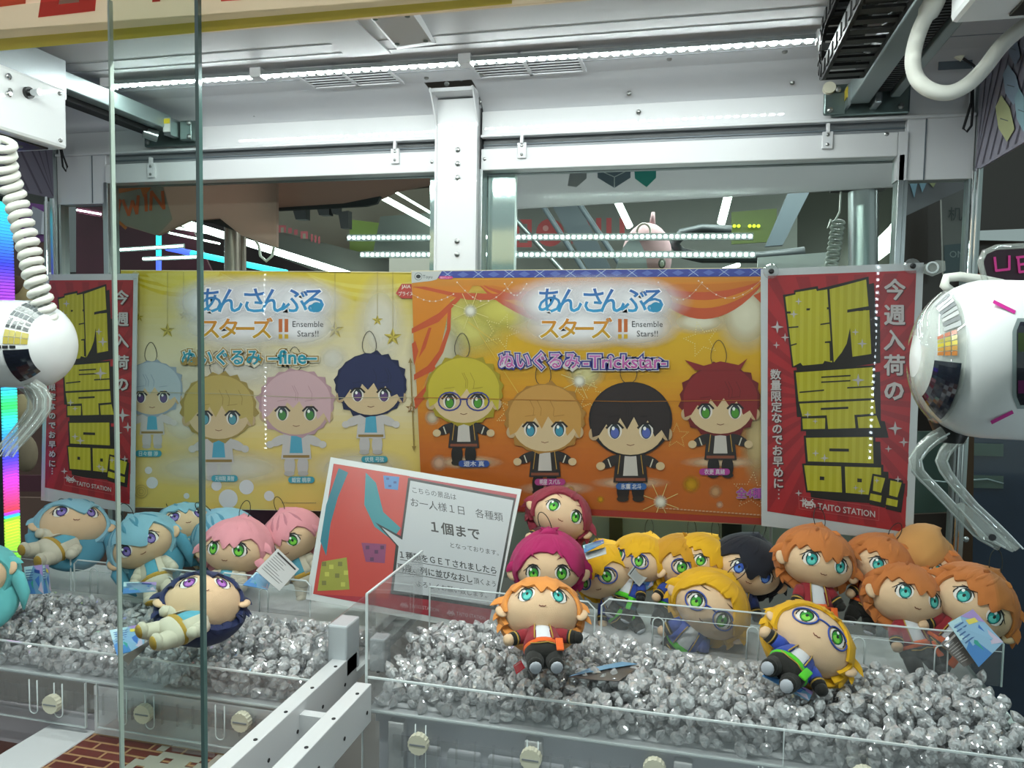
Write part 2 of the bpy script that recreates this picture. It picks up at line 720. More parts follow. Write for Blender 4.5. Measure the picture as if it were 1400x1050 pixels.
# mirror strips beside the centre post
for x0, x1 in ((-.4205, -.3605), (-.5445, -.5195)):
    q = MB(); q.box((x0, 1.535, 1.2), (x1, 1.54, 1.775))
    o = q.build('mirror_strip', M_CHROME, wall_back)
    q = MB(); q.box((x1 - .0015, 1.53, 1.2), (x1 + .0015, 1.54, 1.775)); q.build('strip_edge', M_WHITE, wall_back)

# side walls: glass with a frosted sticker band on top
M_FROST = mat('frosted_violet_band', '#6b6675', rough=.5)
M_FROSTR = mat('frosted_grey_band', '#8b8796', rough=.4, coat=.2)
M_STRIPE = mat('dark_diagonal_stripe', '#4c4755', rough=.5)
for side, x, s in (('left', XL, -1), ('right', XR, 1)):
    f = MB()
    f.box((x, 1.488, .86), (x + s * .012, 1.53, 1.93))
    f.box((x, .55, 1.91), (x + s * .012, 1.5, 1.93))
    f.box((x, .55, .84), (x + s * .012, 1.5, .9))
    w = struct('wall_%s' % side, f, M_ALU)
    g = MB(); g.box((x + s * .003, .56, .9), (x + s * .007, 1.49, 1.91)); g.build('pane', M_GLASS, w)
    g = MB(); g.box((x - s * .001, .56, 1.745), (x + s * .0025, 1.486, 1.91)); g.build('sticker_band', M_FROST if s < 0 else M_FROSTR, w)
    # slanting stripes printed on the band
    g = MB()
    for k in range(26):
        y = .6 + .034 * k
        g.add([(x - s * .0016, y, 1.91), (x - s * .0016, y + .007, 1.91), (x - s * .0016, min(1.486, y + .107), 1.75), (x - s * .0016, min(1.486, y + .1), 1.75)], [(0, 1, 2, 3)])
    g.build('stripe_print', M_STRIPE, w)
    f = MB()
    for yy in (1.482, 1.462):
        f.cyl((x - s * .004, yy, .9), (x - s * .004, yy, 1.745), .0025, 8)
    f.build('glazing_bead', M_CHROME, w)
    # the lower back corner bead
# pastel hexagon stickers on the right band
p = Print((XR - .003, 0, 0), (-1, 0, 0))
for cx, cy, w_, h_, c in ((1374, 162, 13, 32, '#b5b888'), (1383, 116, 12, 28, '#8fa2b6'), (1397, 150, 10, 30, '#8fb0bb'), (1386, 66, 9, 24, '#7d8aa0')):
    pts = [(cx - w_ * .4, cy - h_), (cx + w_ * .5, cy - h_ * .45), (cx + w_, cy + h_ * .45), (cx + w_ * .2, cy + h_), (cx - w_ * .7, cy + h_ * .4), (cx - w_, cy - h_ * .5)]
    p.poly(pts, c, 2)
    p.line([(cx - w_ * .5, cy), (cx + w_ * .3, cy + h_ * .1)], 1.2, '#5f6a70', 3)
p.build('hexagon_print', M_PRINTM, bpy.data.objects['wall_right'])

# tray deck under everything
M_DECK = mat('white_deck', '#c6c9cc', rough=.4, var=.05)
q = MB(); q.box((XL, 1.07, .855), (-.545, 1.5, .872)); q.box((-.46, 1.07, .855), (XR, 1.5, .872))
floor = struct('floor', q, M_DECK)

# ------------------------------------------------------------------ front: sliding glass doors and header banner
for n, (x0, x1, y, e) in enumerate(((-1.43, -.3905, .55, M_GLASSEDGE), (-.477, .455, .556, M_GLASSEDGE2))):
    f = MB()
    ex = x1 if n == 0 else x0
    hw = .0016 if n == 0 else .0008
    f.box((ex - hw, y - .0022, .7), (ex + hw, y + .0022, 1.72))
    d = struct('door_%d' % (n + 1), f, e)
    g = MB(); g.box((x0, y - .002, .7), (x1, y + .002, 1.72)); g.build('pane', M_GLASS, d)

M_BANNER = translucent('cream_vinyl', '#e3d7c6', .5)
M_BANNERP = translucent('banner_ink', '#ffffff', .5, attr=True)
bt = thing('header_banner', (-.5, .57, 1.70), 'cream vinyl header banner with yellow lower edge and red lettering blocks along the top', 'banner')
q = MB(); q.box((-1.0, .568, 1.694), (.0, .571, 1.80)); q.build('backing', M_BANNER, bt)
p = Print((0, .5675, 0), (0, -1, 0), .0003)
p.poly([PB for PB in ((-60, 67), (700, 3), (720, -14), (-60, 45))], '#ded6c0', 1)
p.poly([(-60, 75), (700, 5), (700, -6), (-60, 58)], '#d8c95c', 2)
p.poly([(52, 24), (130, 15), (134, -30), (60, -30)], '#c23a31', 2)
p.poly([(80, 6), (108, 3), (108, -6), (82, -4)], '#c9b9a0', 3)
p.poly([(-20, 12), (35, 5), (36, -30), (-20, -30)], '#c2502f', 2)
p.poly([(208, 3), (219, 2), (219, -20), (208, -20)], '#c23a31', 2)
p.poly([(302, 2), (330, 0), (330, -20), (300, -20)], '#c23a31', 2)
p.build('banner_print', M_BANNERP, bt)
rebase(bt)

# ------------------------------------------------------------------ ceiling LED strip
def led_strip(a, b, n, label, name='led_strip', clips=(), body=mat('grey_led_channel', '#6e7476', rough=.4), bead=.0055, cat='light strip', group=None, dm=None, down=Vector((0, 0, -1))):
    a, b = Vector(a), Vector(b)
    t = thing(name, (a + b) / 2, label, cat, group)
    d = (b - a).normalized()
    w = d.cross(down).normalized()
    q = MB()
    for (u0, u1) in (((-.0075), .0075),):
        A = [a + w * u0, a + w * u1, a + w * u1 - down * .007, a + w * u0 - down * .007]
        q.prism(A, b - a)
    q.build('channel', body, t)
    for k in range(n):
        c = a + (b - a) * ((k + .5) / n) + down * .0012
        q = MB()
        e = bead
        q.add([c + d * e + w * e, c - d * e + w * e, c - d * e - w * e, c + d * e - w * e,
               c + down * .002 + d * e * .6 + w * e * .6, c + down * .002 - d * e * .6 + w * e * .6, c + down * .002 - d * e * .6 - w * e * .6, c + down * .002 + d * e * .6 - w * e * .6],
              [(4, 5, 6, 7), (0, 1, 5, 4), (1, 2, 6, 5), (2, 3, 7, 6), (3, 0, 4, 7)])
        q.build('diode', dm or M_DIODE, t)
    for f in clips:
        c = a + (b - a) * f
        q = MB()
        q.M = Matrix.Translation(c)
        q.box((-.011, -.010, -.004), (.011, .014, .018), .001)
        q.build('holder', M_WHITE, t)
    rebase(t)
    return t


led_strip((-1.104, 1.291, 1.917), (.168, 1.301, 1.917), 72, 'row of white diodes in a slim channel along the cabinet ceiling above the posters', clips=(-.008, .243, .555, 1.01))
led_strip((-1.2, .70, 1.917), (.25, .70, 1.917), 72, 'second row of white diodes on the cabinet ceiling just behind the front header', dm=M_DIODEF)

# ceiling vents
M_SLOT = mat('vent_shadow_slot', '#2c2d2f', rough=.8)
for (x0, x1, lab) in ((-.735, -.56, 'white louvred ceiling vent on the twin machine side of the centre post'), (-.40, -.21, 'white louvred ceiling vent just beyond the centre post, above the orange poster')):
    t = thing('ceiling_vent', ((x0 + x1) / 2, 1.37, ZC), lab, 'vent', 'ceiling vents')
    q = MB(); q.box((x0, 1.305, ZC - .001), (x1, 1.405, ZC + .001)); q.build('vent_plate', M_SLOT, t)
    q = MB()
    q.box((x0 - .006, 1.30, ZC - .004), (x0, 1.41, ZC)); q.box((x1, 1.30, ZC - .004), (x1 + .006, 1.41, ZC))
    q.box((x0, 1.30, ZC - .004), (x1, 1.308, ZC)); q.box((x0, 1.402, ZC - .004), (x1, 1.41, ZC))
    q.box(((x0 + x1) / 2 - .003, 1.3, ZC - .004), ((x0 + x1) / 2 + .003, 1.41, ZC))
    q.build('frame', M_CEIL, t)
    for k in range(7):
        y = 1.311 + k * .0132
        q = MB(); q.box((x0, y, ZC - .0028), (x1, y + .0052, ZC - .0020)); q.build('slat', M_CEIL, t)
    rebase(t)
# white junction cover on the ceiling
cc = thing('ceiling_cover', (-.66, 1.16, ZC), 'white screwed cover box bulging from the cabinet ceiling near the front banner', 'cover box')
q = MB()
a = [PZ(x, y, ZC) for x, y in ((504, 22), (570, 12), (597, 60), (543, 68))]
b = [PZ(x, y, 1.905) for x, y in ((508, 24), (562, 16), (590, 57), (543, 64))]
q.add(a + b, [(0, 1, 2, 3), (4, 7, 6, 5), (0, 4, 5, 1), (1, 5, 6, 2), (2, 6, 7, 3), (3, 7, 4, 0)])
q.build('cover_body', mat('matt_white_cover', '#d6d7d8', rough=.6), cc)
for x, y in ((513, 26), (557, 22), (582, 56), (543, 60)):
    screw(PZ(x, y, 1.904), (0, 0, -1), .004, cc, .002, M_PLATE)
rebase(cc)

# ================================================================== posters
def halo(p, x, y, rx, ry, c0, c1, L, n=6, a=1.):
    p.halo(x, y, rx * 1.15, ry * 1.15, c1, L, a)


def vgrad(p, quad, cols, L, n=24):
    """quad TL,TR,BR,BL; cols = list of colours from top to bottom"""
    tl, tr, br, bl = [Vector(q) for q in quad]
    cs = [C(c) for c in cols]
    for k in range(n):
        a, b = k / n, (k + 1) / n
        t = (k + .5) / n * (len(cs) - 1)
        i = min(int(t), len(cs) - 2)
        f = t - i
        col = tuple(cs[i][j] * (1 - f) + cs[i + 1][j] * f for j in range(4))
        p.poly([tl.lerp(bl, a), tr.lerp(br, a), tr.lerp(br, b), tl.lerp(bl, b)], col, L)


def print_doll(p, x, y, r, hair, suit, style, L=20, seed=0, eye='#5f8a4a', pill='#3c9aa8', cut=None):
    """a plain plush doll printed flat: x,y head centre, r head half width"""
    rnd = random.Random(seed)
    skin, skin2 = '#c9b089', '#b59a76'
    # cord loop
    pts = [(x - r * .05 + r * .22 * sin(t) * (1 - .25 * cos(t)), y - r * 1.35 - r * .38 * cos(t)) for t in [2 * pi * k / 16 for k in range(17)]]
    p.line(pts, .9, '#3a3530', L)
    # arms, body, legs
    sc, pc, ic = suit
    for s in (-1, 1):
        p.ell(x + s * r * .52, y + r * 1.12, r * .30, r * .14, sc, L + 1, rot=s * 25)
        p.ell(x + s * r * .80, y + r * 1.24, r * .12, r * .11, skin if style != 'w' else '#c3bdb8', L + 1)
        p.ell(x + s * r * .20, y + r * 1.88, r * .17, r * .32, pc, L + 1)
        p.ell(x + s * r * .21, y + r * 2.12, r * .16, r * .08, '#2a2420' if style != 'w' else '#aea8a4', L + 2)
    p.poly([(x - r * .38, y + r * .86), (x + r * .38, y + r * .86), (x + r * .46, y + r * 1.68), (x - r * .46, y + r * 1.68)], sc, L + 3)
    p.poly([(x - r * .15, y + r * .9), (x + r * .15, y + r * .9), (x + r * .2, y + r * 1.5), (x - r * .2, y + r * 1.5)], ic, L + 4)
    p.rect(x - r * .4, y + r * 1.56, x + r * .4, y + r * 1.64, '#8b6f3a' if style == 'w' else '#7d4530', L + 5)
    if style != 'w':
        for s in (-1, 1):
            p.line([(x + s * r * .28, y + r * .95), (x + s * r * .34, y + r * 1.45)], 1, '#b28a3c', L + 5)
            p.line([(x + s * r * .6, y + r * 1.06), (x + s * r * .53, y + r * 1.26)], 1.6, '#c9c1ae', L + 5)
    # back hair
    pts = []
    for k in range(40):
        a = 2 * pi * k / 40
        rr = 1 + (rnd.uniform(0, .13) if k % 2 else 0) * (0 if style == 'smooth' else 1)
        pts.append((x + r * 1.12 * rr * cos(a), y - r * .02 + r * 1.0 * rr * sin(a)))
    p.poly(pts, hair[1], L + 6)
    # ears + face
    for s in (-1, 1):
        p.ell(x + s * r * .98, y + r * .38, r * .14, r * .17, skin2, L + 7)
    p.ell(x, y + r * .22, r * .92, r * .72, skin, L + 8, n=28)
    # hair cap with fringe
    edge = []
    n = 11
    for k in range(n + 1):
        u = -1 + 2 * k / n
        base = .02 + .55 * abs(u) ** 2.2
        dip = (.34 if k % 2 else 0.) * (1 if abs(u) < .75 else .4) * rnd.uniform(.6, 1.1)
        edge.append((x + u * r * 1.02, y + r * (base + dip - .1)))
    top = [(x + r * 1.07 * cos(a), y + r * 1.0 * sin(a)) for a in [-(pi * k / 18) - .0 for k in range(0, 19)]]
    p.poly(edge + [(x + r * 1.05, y + r * .25)] + top[1:-1] + [(x - r * 1.05, y + r * .25)], hair[0], L + 9)
    for k in range(3):
        u = rnd.uniform(-.6, .6)
        p.line([(x + u * r, y - r * .55), (x + (u + .12) * r, y - r * .3), (x + (u + .1) * r, y - r * .1)], .9, hair[1], L + 10)
    # eyes, mouth
    for s in (-1, 1):
        ex, ey = x + s * r * .42, y + r * .30
        p.ell(ex, ey, r * .19, r * .22, '#d9d2c8', L + 11)
        p.ell(ex, ey + r * .01, r * .14, r * .20, '#28323a', L + 12)
        p.ell(ex, ey + r * .05, r * .11, r * .14, eye, L + 13)
        p.ell(ex - r * .04, ey - r * .07, r * .04, r * .05, '#e9e9e4', L + 14)
        p.line([(ex - r * .22, ey - r * .08), (ex - r * .1, ey - r * .2), (ex + r * .1, ey - r * .2), (ex + r * .22, ey - r * .08)], r * .05 + .4, '#241c1c', L + 14)
        p.line([(ex - r * .16, ey - r * .38), (ex + r * .14, ey - r * .42)], .9, hair[1], L + 14)
    p.line([(x - r * .1, y + r * .66), (x, y + r * .69), (x + r * .1, y + r * .66)], .9, '#7b4c3c', L + 11)
    if style == 'glass':
        for s in (-1, 1):
            ex, ey = x + s * r * .42, y + r * .30
            pts = [(ex + r * .33 * cos(t), ey + r * .27 * sin(t)) for t in [2 * pi * k / 16 for k in range(16)]]
            p.line(pts, 2, '#3a3f86', L + 16, True)
        p.line([(x - r * .1, y + r * .24), (x + r * .1, y + r * .24)], 2, '#3a3f86', L + 16)
    # name pill
    return p


def logo(p, ox, oy, L=40, cap=None):
    # pale glow behind
    for x, y, rx, ry in ((-20, 0, 95, 34), (30, 0, 95, 34), (-20, 34, 86, 30), (62, 34, 54, 28), (-60, 2, 44, 30), (66, 0, 50, 30)):
        halo(p, ox + x, oy + y, rx, ry, cap[0], '#ecebee', L)
    for k, (c, cx) in enumerate((('あ', -74), ('ん', -42), ('さ', -4), ('ん', 26), ('ぶ', 60), ('る', 90))):
        x = ox + cx * .86 + 4
        p.text(c, x, oy + 13, 38, '#e6e5e8', L + 4, off=.05, anchor='c')
        p.text(c, x, oy + 13, 38, '#2a4f9e' if k % 2 == 0 else '#2c6fb4', L + 5, off=.012, anchor='c', grad=('#2f4796', '#2f92c0'))
    p.ell(ox + 86, oy + 8, 8, 7, '#2a86ac', L + 6)
    for c, cx in (('ス', -60), ('タ', -35), ('ー', -12), ('ズ', 12)):
        p.text(c, ox + cx, oy + 49, 31, '#e6e5e8', L + 4, off=.05, anchor='c')
        p.text(c, ox + cx, oy + 49, 31, '#c08d1a', L + 5, off=.018, anchor='c', grad=('#c5761f', '#b99415'))
    for cx in (34, 42):
        p.rect(ox + cx, oy + 24, ox + cx + 5, oy + 42, '#b7622c', L + 5)
        p.rect(ox + cx, oy + 45, ox + cx + 5, oy + 51, '#c09a1c', L + 5)
    p.text('Ensemble', ox + 74, oy + 35, 11.5, '#2b2b30', L + 6, anchor='c', wx=42)
    p.text('Stars!!', ox + 74, oy + 48, 11.5, '#2b2b30', L + 6, anchor='c', wx=29)


# ---- pale yellow poster (behind the orange one)
YP = 1.472
t = thing('poster', PY(380, 530, YP), 'pale yellow plush doll poster showing four white suited dolls', 'poster', 'plush doll posters')
q = MB()
quad = [(165, 369), (568, 372), (577, 690), (500, 702), (183, 694)]
fr = [PY(x, y, YP) for x, y in ((165, 369), (600, 372), (600, 702), (183, 694))]
q.prism(fr, (0, .0008, 0)); q.build('sheet', mat('poster_paper', '#c2b995', rough=.5), t)
p = Print((0, YP - .0003, 0), (0, -1, 0), .00004)
Q = ((165, 370), (600, 373), (600, 701), (183, 693))
vgrad(p, Q, ('#cbb63a', '#cab968', '#d0c49a', '#d3c8ac', '#d2c39c', '#d4bb6c', '#d3b864', '#d0b45c'), 1, 40)
for k, (x0, y0, x1, y1, h, c) in enumerate(((165, 372, 330, 372, 34, '#c3ad26'), (300, 372, 480, 374, 46, '#bfa820'), (420, 374, 600, 376, 40, '#c5b13a'), (200, 375, 300, 372, 20, '#cbbb4e'))):
    for j in range(5):
        pts = []
        for i in range(13):
            u = i / 12
            pts.append((x0 + (x1 - x0) * u, y0 + (h - j * 6) * sin(pi * u) ** .8))
        cc_ = C(c) if j % 2 == 0 else C('#cdbd58')
        p.poly(pts + [(x1, y1 - 1), (x0, y0 - 1)], cc_, 2 + j * .3 + k * 1.6)
for x, y, rx, ry in ((520, 440, 34, 60), (330, 500, 60, 30), (250, 560, 40, 60), (455, 490, 20, 18), (300, 640, 110, 26), (490, 640, 70, 26)):
    halo(p, x, y, rx, ry, '#c2b88e', '#e2dfd6', 9, a=.7)
for x, y, r in ((208, 660, 8), (296, 664, 7), (312, 682, 13), (337, 666, 10), (368, 678, 7), (203, 643, 5), (255, 678, 4)):
    p.ell(x, y, r, r, '#d0ccce', 12)
for x, y, r in ((229, 452, 11), (251, 431, 7), (190, 434, 7), (458, 451, 13), (516, 438, 8), (537, 461, 13)):
    p.line([(x, 372), (x, y - r)], .6, '#8d8048', 13)
    p.star(x, y, r, '#8d7d2c', 14)
    for k in range(5):
        q1 = radians(-90 + 72 * k)
        p.poly([(x, y), (x + r * cos(q1), y + r * sin(q1)), (x + r * .4 * cos(q1 + .63), y + r * .4 * sin(q1 + .63))], '#c0ae4e', 15)
W = ('#bdb7b4', '#b9b3b2', '#4f9bb4')
print_doll(p, 208, 532, 37, ('#a9b4bb', '#8d98a6'), W, 'w', 18, 1, '#5d4a78')
print_doll(p, 299, 558, 45, ('#b39d56', '#97803f'), W, 'w', 18, 2, '#4f8f9c')
print_doll(p, 405, 552, 45, ('#c6a3a8', '#b08c93'), W, 'w', 18, 3, '#3f7a3a')
print_doll(p, 507, 527, 43, ('#25294e', '#1d2040'), W, 'w', 18, 4, '#5d4070')
for x, y, s in ((203, 620, '日々樹 渉'), (307, 654, '天祥院 英智'), (412, 656, '姫宮 桃李'), (512, 628, '伏見 弓弦')):
    p.rrect(x - 18, y - 4.5, x + 18, y + 4.5, 4.4, '#3b93a3', 36)
    p.text(s, x, y + 2.9, 7.2, '#c9d3d3', 38, off=.02, anchor='c', wx=26)
logo(p, 347, 412, 44, ('#c3b77e',))
for (o_, c) in ((.17, '#d3cdb5'), (.13, '#9a7d3e'), (.065, '#d8d8d0'), (0.022, '#1f8a9f')):
    Lz = 56 + (.17 - o_) * 30
    p.text('ぬいぐるみ', 249, 497, 23, c, Lz, off=o_, wx=None, sx=.96, grad=None if o_ > .02 else ('#4fa0b8', '#12788e'))
    p.text('–fine–', 367, 497, 26, c, Lz, off=o_, wx=None, sx=1.02, grad=None if o_ > .02 else ('#4fa0b8', '#12788e'))
# size arrow
p.line([(561, 494), (566, 612)], 1.6, '#8d7338', 40)
p.poly([(561, 489), (558, 496), (564, 496)], '#8d7338', 41)
p.poly([(566, 617), (563, 610), (569, 610)], '#8d7338', 41)
p.star(562, 558, 8, '#8d6a3c', 42)
p.text('12', 562, 561, 7, '#d5cdb5', 43, anchor='c')
p.poly([(541, 401), (549, 388), (566, 388), (566, 408), (549, 408)], '#b04038', 40)
p.text('JAIA', 549, 394, 6.5, '#d8cfc2', 42, off=.02)
p.text('プライズ', 545, 404, 6.5, '#d8cfc2', 42, off=.02, wx=20)
for k in range(3):
    pts = [(193 + (3 + k * 3) * cos(a), 672 + (3 + k * 3) * sin(a)) for a in [2 * pi * i / 14 for i in range(15)]]
    p.line(pts, .7, '#a59158', 13)
for k in range(16):
    p.rect(385 + k * 3, 687, 387 + k * 3, 688.2, '#8b835a', 13)
p.line([(183, 536), (300, 538), (420, 544), (570, 543)], .8, '#aaa380', 39)
p.build('poster_print', M_PRINT, t)
rebase(t)

# ---- orange poster
YP = 1.463
t = thing('poster', PY(800, 540, YP), 'orange curtain plush doll poster with a blue tartan top edge', 'poster', 'plush doll posters')
q = MB()
fr = [PY(x, y, YP) for x, y in ((562, 370), (1046, 366), (1050, 719), (577, 694))]
q.prism(fr, (0, .0008, 0)); q.build('sheet', mat('poster_paper'), t)
p = Print((0, YP - .0003, 0), (0, -1, 0), .00004, clip=None)
Q = ((562.5, 371), (1046, 367), (1050, 718), (577, 692))
vgrad(p, Q, ('#c58a20', '#c99c22', '#c8a01c', '#c89a1a', '#c4861a', '#bd6f1c', '#b5601c', '#ac5a20', '#a5571f'), 1, 40)
halo(p, 640, 440, 60, 50, '#c8a020', '#c9c26a', 2)
halo(p, 600, 480, 40, 50, '#c8a020', '#bdb89c', 3)
halo(p, 690, 425, 60, 30, '#c9a428', '#c6bd58', 4)
halo(p, 1020, 430, 40, 50, '#c8a020', '#d2cdb4', 3)
halo(p, 955, 440, 40, 16, '#c8a020', '#d6d1ba', 3)
halo(p, 1035, 600, 22, 60, '#c07a28', '#bda878', 3)
halo(p, 800, 510, 26, 20, '#c9941a', '#d8cf96', 3)
halo(p, 640, 632, 44, 9, '#b5681e', '#d9bc98', 3)
halo(p, 760, 668, 50, 9, '#b0601e', '#d4b494', 3)
halo(p, 862, 660, 50, 8, '#b0601e', '#d4b494', 3)
halo(p, 985, 632, 50, 8, '#b5681e', '#d9bc98', 3)
for x, y, r, c in ((591, 571, 10, '#c6b79c'), (600, 633, 11, '#c09a80'), (978, 672, 9, '#b98f66'), (945, 662, 12, '#b98a12'), (903, 688, 8, '#b8925a'), (821, 683, 5, '#b98a12'), (984, 690, 5, '#c09a80'), (780, 670, 6, '#b98a4a')):
    halo(p, x, y, r, r, '#b5681e', c, 5, 3)
# curtain: left drape and swags
OR, RD, OD = '#c4781c', '#b44c28', '#b96a1a'
p.poly([(563, 384), (650, 384), (640, 400), (616, 410), (610, 440), (604, 470), (594, 495), (582, 520), (571, 548), (566, 480)], OR, 6)
for k, pts in enumerate(([(563, 449), (600, 428), (625, 405), (630, 408), (600, 440), (563, 456)], [(563, 388), (620, 400), (690, 402), (760, 392), (762, 398), (700, 410), (640, 410), (563, 392)],
                         [(612, 424), (611, 450), (600, 480), (585, 500), (566, 512), (566, 520), (590, 508), (606, 482), (616, 450), (617, 420)], [(566, 545), (580, 530), (594, 500), (597, 505), (588, 535), (568, 560)],
                         [(578, 470), (586, 448), (590, 448), (582, 475), (572, 490)], [(563, 470), (568, 466), (572, 480), (566, 500)])):
    p.poly(pts, RD, 8 + k * .2)
for (x0, x1, d, L0) in ((650, 940, 66, 6), (880, 1046, 54, 6.1)):
    for j, c in enumerate((RD, OR, RD, OD, OR)):
        pts = []
        for i in range(17):
            u = i / 16
            pts.append((x0 + (x1 - x0) * u, 384 + (d - j * (11 if j else 0) - (4 if j else 0)) * sin(pi * u) ** .75))
        if x0 > 800:
            pts = [(a, b - (a - x0) * .02) for a, b in pts]
        p.poly(pts + [(x1, 378), (x0, 384)], c, L0 + j * .5)
p.poly([(563, 383), (1046, 378), (1046, 384), (563, 392)], '#bd7a24', 10)
p.poly([(1046, 420), (1030, 404), (1046, 396)], RD, 10)
# blue tartan band
p.poly([(600, 370.6), (1046, 367), (1046, 378), (597, 380)], '#2f3c8c', 12)
for k in range(22):
    x = 612 + k * 21
    if x > 1036: break
    yy = 370.6 - (x - 600) * .008
    p.poly([(x, yy + 1), (x + 8, yy + 5), (x, yy + 9), (x - 8, yy + 5)], '#5263a6' if k % 2 else '#3f4f9a', 13)
    if k % 2 == 0:
        p.line([(x - 6, yy), (x + 7, yy + 9.5)], .8, '#9fb0c9', 14); p.line([(x + 6, yy), (x - 7, yy + 9.5)], .8, '#9fb0c9', 14)
p.poly([(563, 370.8), (604, 370.8), (597, 382), (590, 384), (563, 387)], '#b6b9b6', 13)
p.ell(572, 378, 5.4, 5.4, '#6d7577', 14); p.ell(572, 378, 4.6, 4.6, '#b6b9b6', 15); p.ell(572, 378, 3.2, 2.6, '#202428', 16)
p.text('Toyu', 578, 380.5, 6.5, '#3a4a50', 15)
p.rrect(600, 377.5, 619, 381.5, 2, '#c03a7a', 15); p.text('限定ポスター', 602, 381, 3.2, '#e2c8d0', 16, wx=15)
# fairy lights
for (x0, x1, y0, d) in ((563, 620, 402, 10), (625, 700, 386, 26), (690, 720, 388, 16), (900, 960, 386, 24), (955, 1040, 384, 24), (870, 900, 404, 4)):
    pts = [(x0 + (x1 - x0) * i / 14, y0 + d * sin(pi * i / 14)) for i in range(15)]
    p.line(pts, .5, '#c9a88a', 15)
    for a, b in pts[::2]: p.ell(a, b, 1.2, 1.2, '#dcc6b8', 16, n=6)
def dotstar(x, y, r, rot, L=12, c='#d6c98c'):
    v = [(x + (r if i % 2 == 0 else r * .45) * cos(radians(rot - 90 + 36 * i)), y + (r if i % 2 == 0 else r * .45) * sin(radians(rot - 90 + 36 * i))) for i in range(10)]
    for i in range(10):
        a, b = Vector(v[i]), Vector(v[(i + 1) % 10])
        for k in range(5):
            w = a.lerp(b, k / 5)
            p.ell(w.x, w.y, .8, .8, c, L, n=5)
dotstar(685, 453, 24, 20); dotstar(959, 464, 24, -15); dotstar(808, 542, 22, 8); dotstar(700, 566, 22, 30); dotstar(925, 596, 17, 0, c='#c9a860')
dotstar(1028, 672, 26, 5, c='#c6b490')
for x, y in ((643, 425), (792, 521), (903, 686)):
    for a in (20, 65, 110, 155, 200, 245, 290, 335):
        p.line([(x, y), (x + 26 * cos(radians(a)), y + 26 * sin(radians(a)))], .8, '#d2c684', 11)
    halo(p, x, y, 9, 9, '#cdb84a', '#dedccf', 11.5, 4)
p.line([(655, 455), (710, 540)], .8, '#d0b04a', 11); p.line([(640, 440), (680, 470)], .8, '#d0b04a', 11)
D = ('#2b2524', '#211c1b', '#bdb6ae')
print_doll(p, 634, 535, 46, ('#b8a832', '#97861f'), D, 'glass', 20, 11, '#4a8a2c')
print_doll(p, 745, 573, 47, ('#b98a45', '#9d7030'), D, 'n', 20, 12, '#3f8aa0')
print_doll(p, 862, 574, 51, ('#2b2020', '#1d1616'), D, 'smooth', 20, 13, '#5260a6')
print_doll(p, 985, 548, 48, ('#7d1f22', '#651719'), D, 'n', 20, 14, '#4a8a2c')
p.poly([(936, 492), (962, 500), (985, 494), (1010, 499), (1022, 490), (1012, 506), (950, 506)], '#7d1f22', 40)
for x, y, s, c in ((648, 634, '遊木 真', '#2f4a8c'), (752, 659, '明星 スバル', '#a03a78'), (863, 665, '氷鷹 北斗', '#2f5a94'), (977, 645, '衣更 真緒', '#a03a88')):
    p.rrect(x - 21, y - 4.5, x + 21, y + 4.5, 4.4, c, 40)
    p.text(s, x, y + 3, 8, '#c6c3c6', 42, off=.02, anchor='c', wx=28)
logo(p, 811, 412, 46, ('#c9a440',))
for (o_, c) in ((.17, '#c6bfb4'), (.13, '#30307c'), (.055, '#c9c2c8'), (0.012, '#b05098')):
    Lz = 60 + (.17 - o_) * 30
    p.text('ぬいぐるみ', 683, 502, 24, c, Lz, off=o_, sx=.93, grad=None if o_ > .02 else ('#b877b4', '#b04a90'))
    p.text('-Trickstar-', 798, 503, 25, c, Lz, off=o_, wx=None, sx=1.06, grad=None if o_ > .02 else ('#b877b4', '#b04a90'))
for (o_, c) in ((.09, '#c6bfb4'), (.06, '#30307c'), (0.012, '#b0509a')):
    p.text('全4種', 1007, 680, 15, c, 60 + (.17 - o_) * 30, off=o_, sx=.95)
for k in range(28):
    p.rect(905 + k * 5, 694 + k * .35, 908.5 + k * 5, 695.6 + k * .35, '#b99478', 12)
p.poly([(577, 684), (1050, 709), (1050, 718), (577, 692)], '#8f2f24', 12)
p.line([(564, 543), (700, 546), (860, 549), (1046, 547)], .8, '#a2641e', 59)
p.build('poster_print', M_PRINT, t)
rebase(t)


# ---- red new-arrival posters
def invader(p, x, y, w, col, L, slope=0.):
    rows = ('..X.....X..', '...X...X...', '..XXXXXXX..', '.XX.XXX.XX.', 'XXXXXXXXXXX', 'X.XXXXXXX.X', 'X.X.....X.X', '...XX.XX...')
    u = w / 11
    for j, r in enumerate(rows):
        for i, ch in enumerate(r):
            if ch == 'X':
                p.poly([(x + i * u, y + j * u + i * u * slope), (x + (i + 1) * u, y + j * u + (i + 1) * u * slope), (x + (i + 1) * u, y + (j + 1) * u + (i + 1) * u * slope), (x + i * u, y + (j + 1) * u + i * u * slope)], col, L)


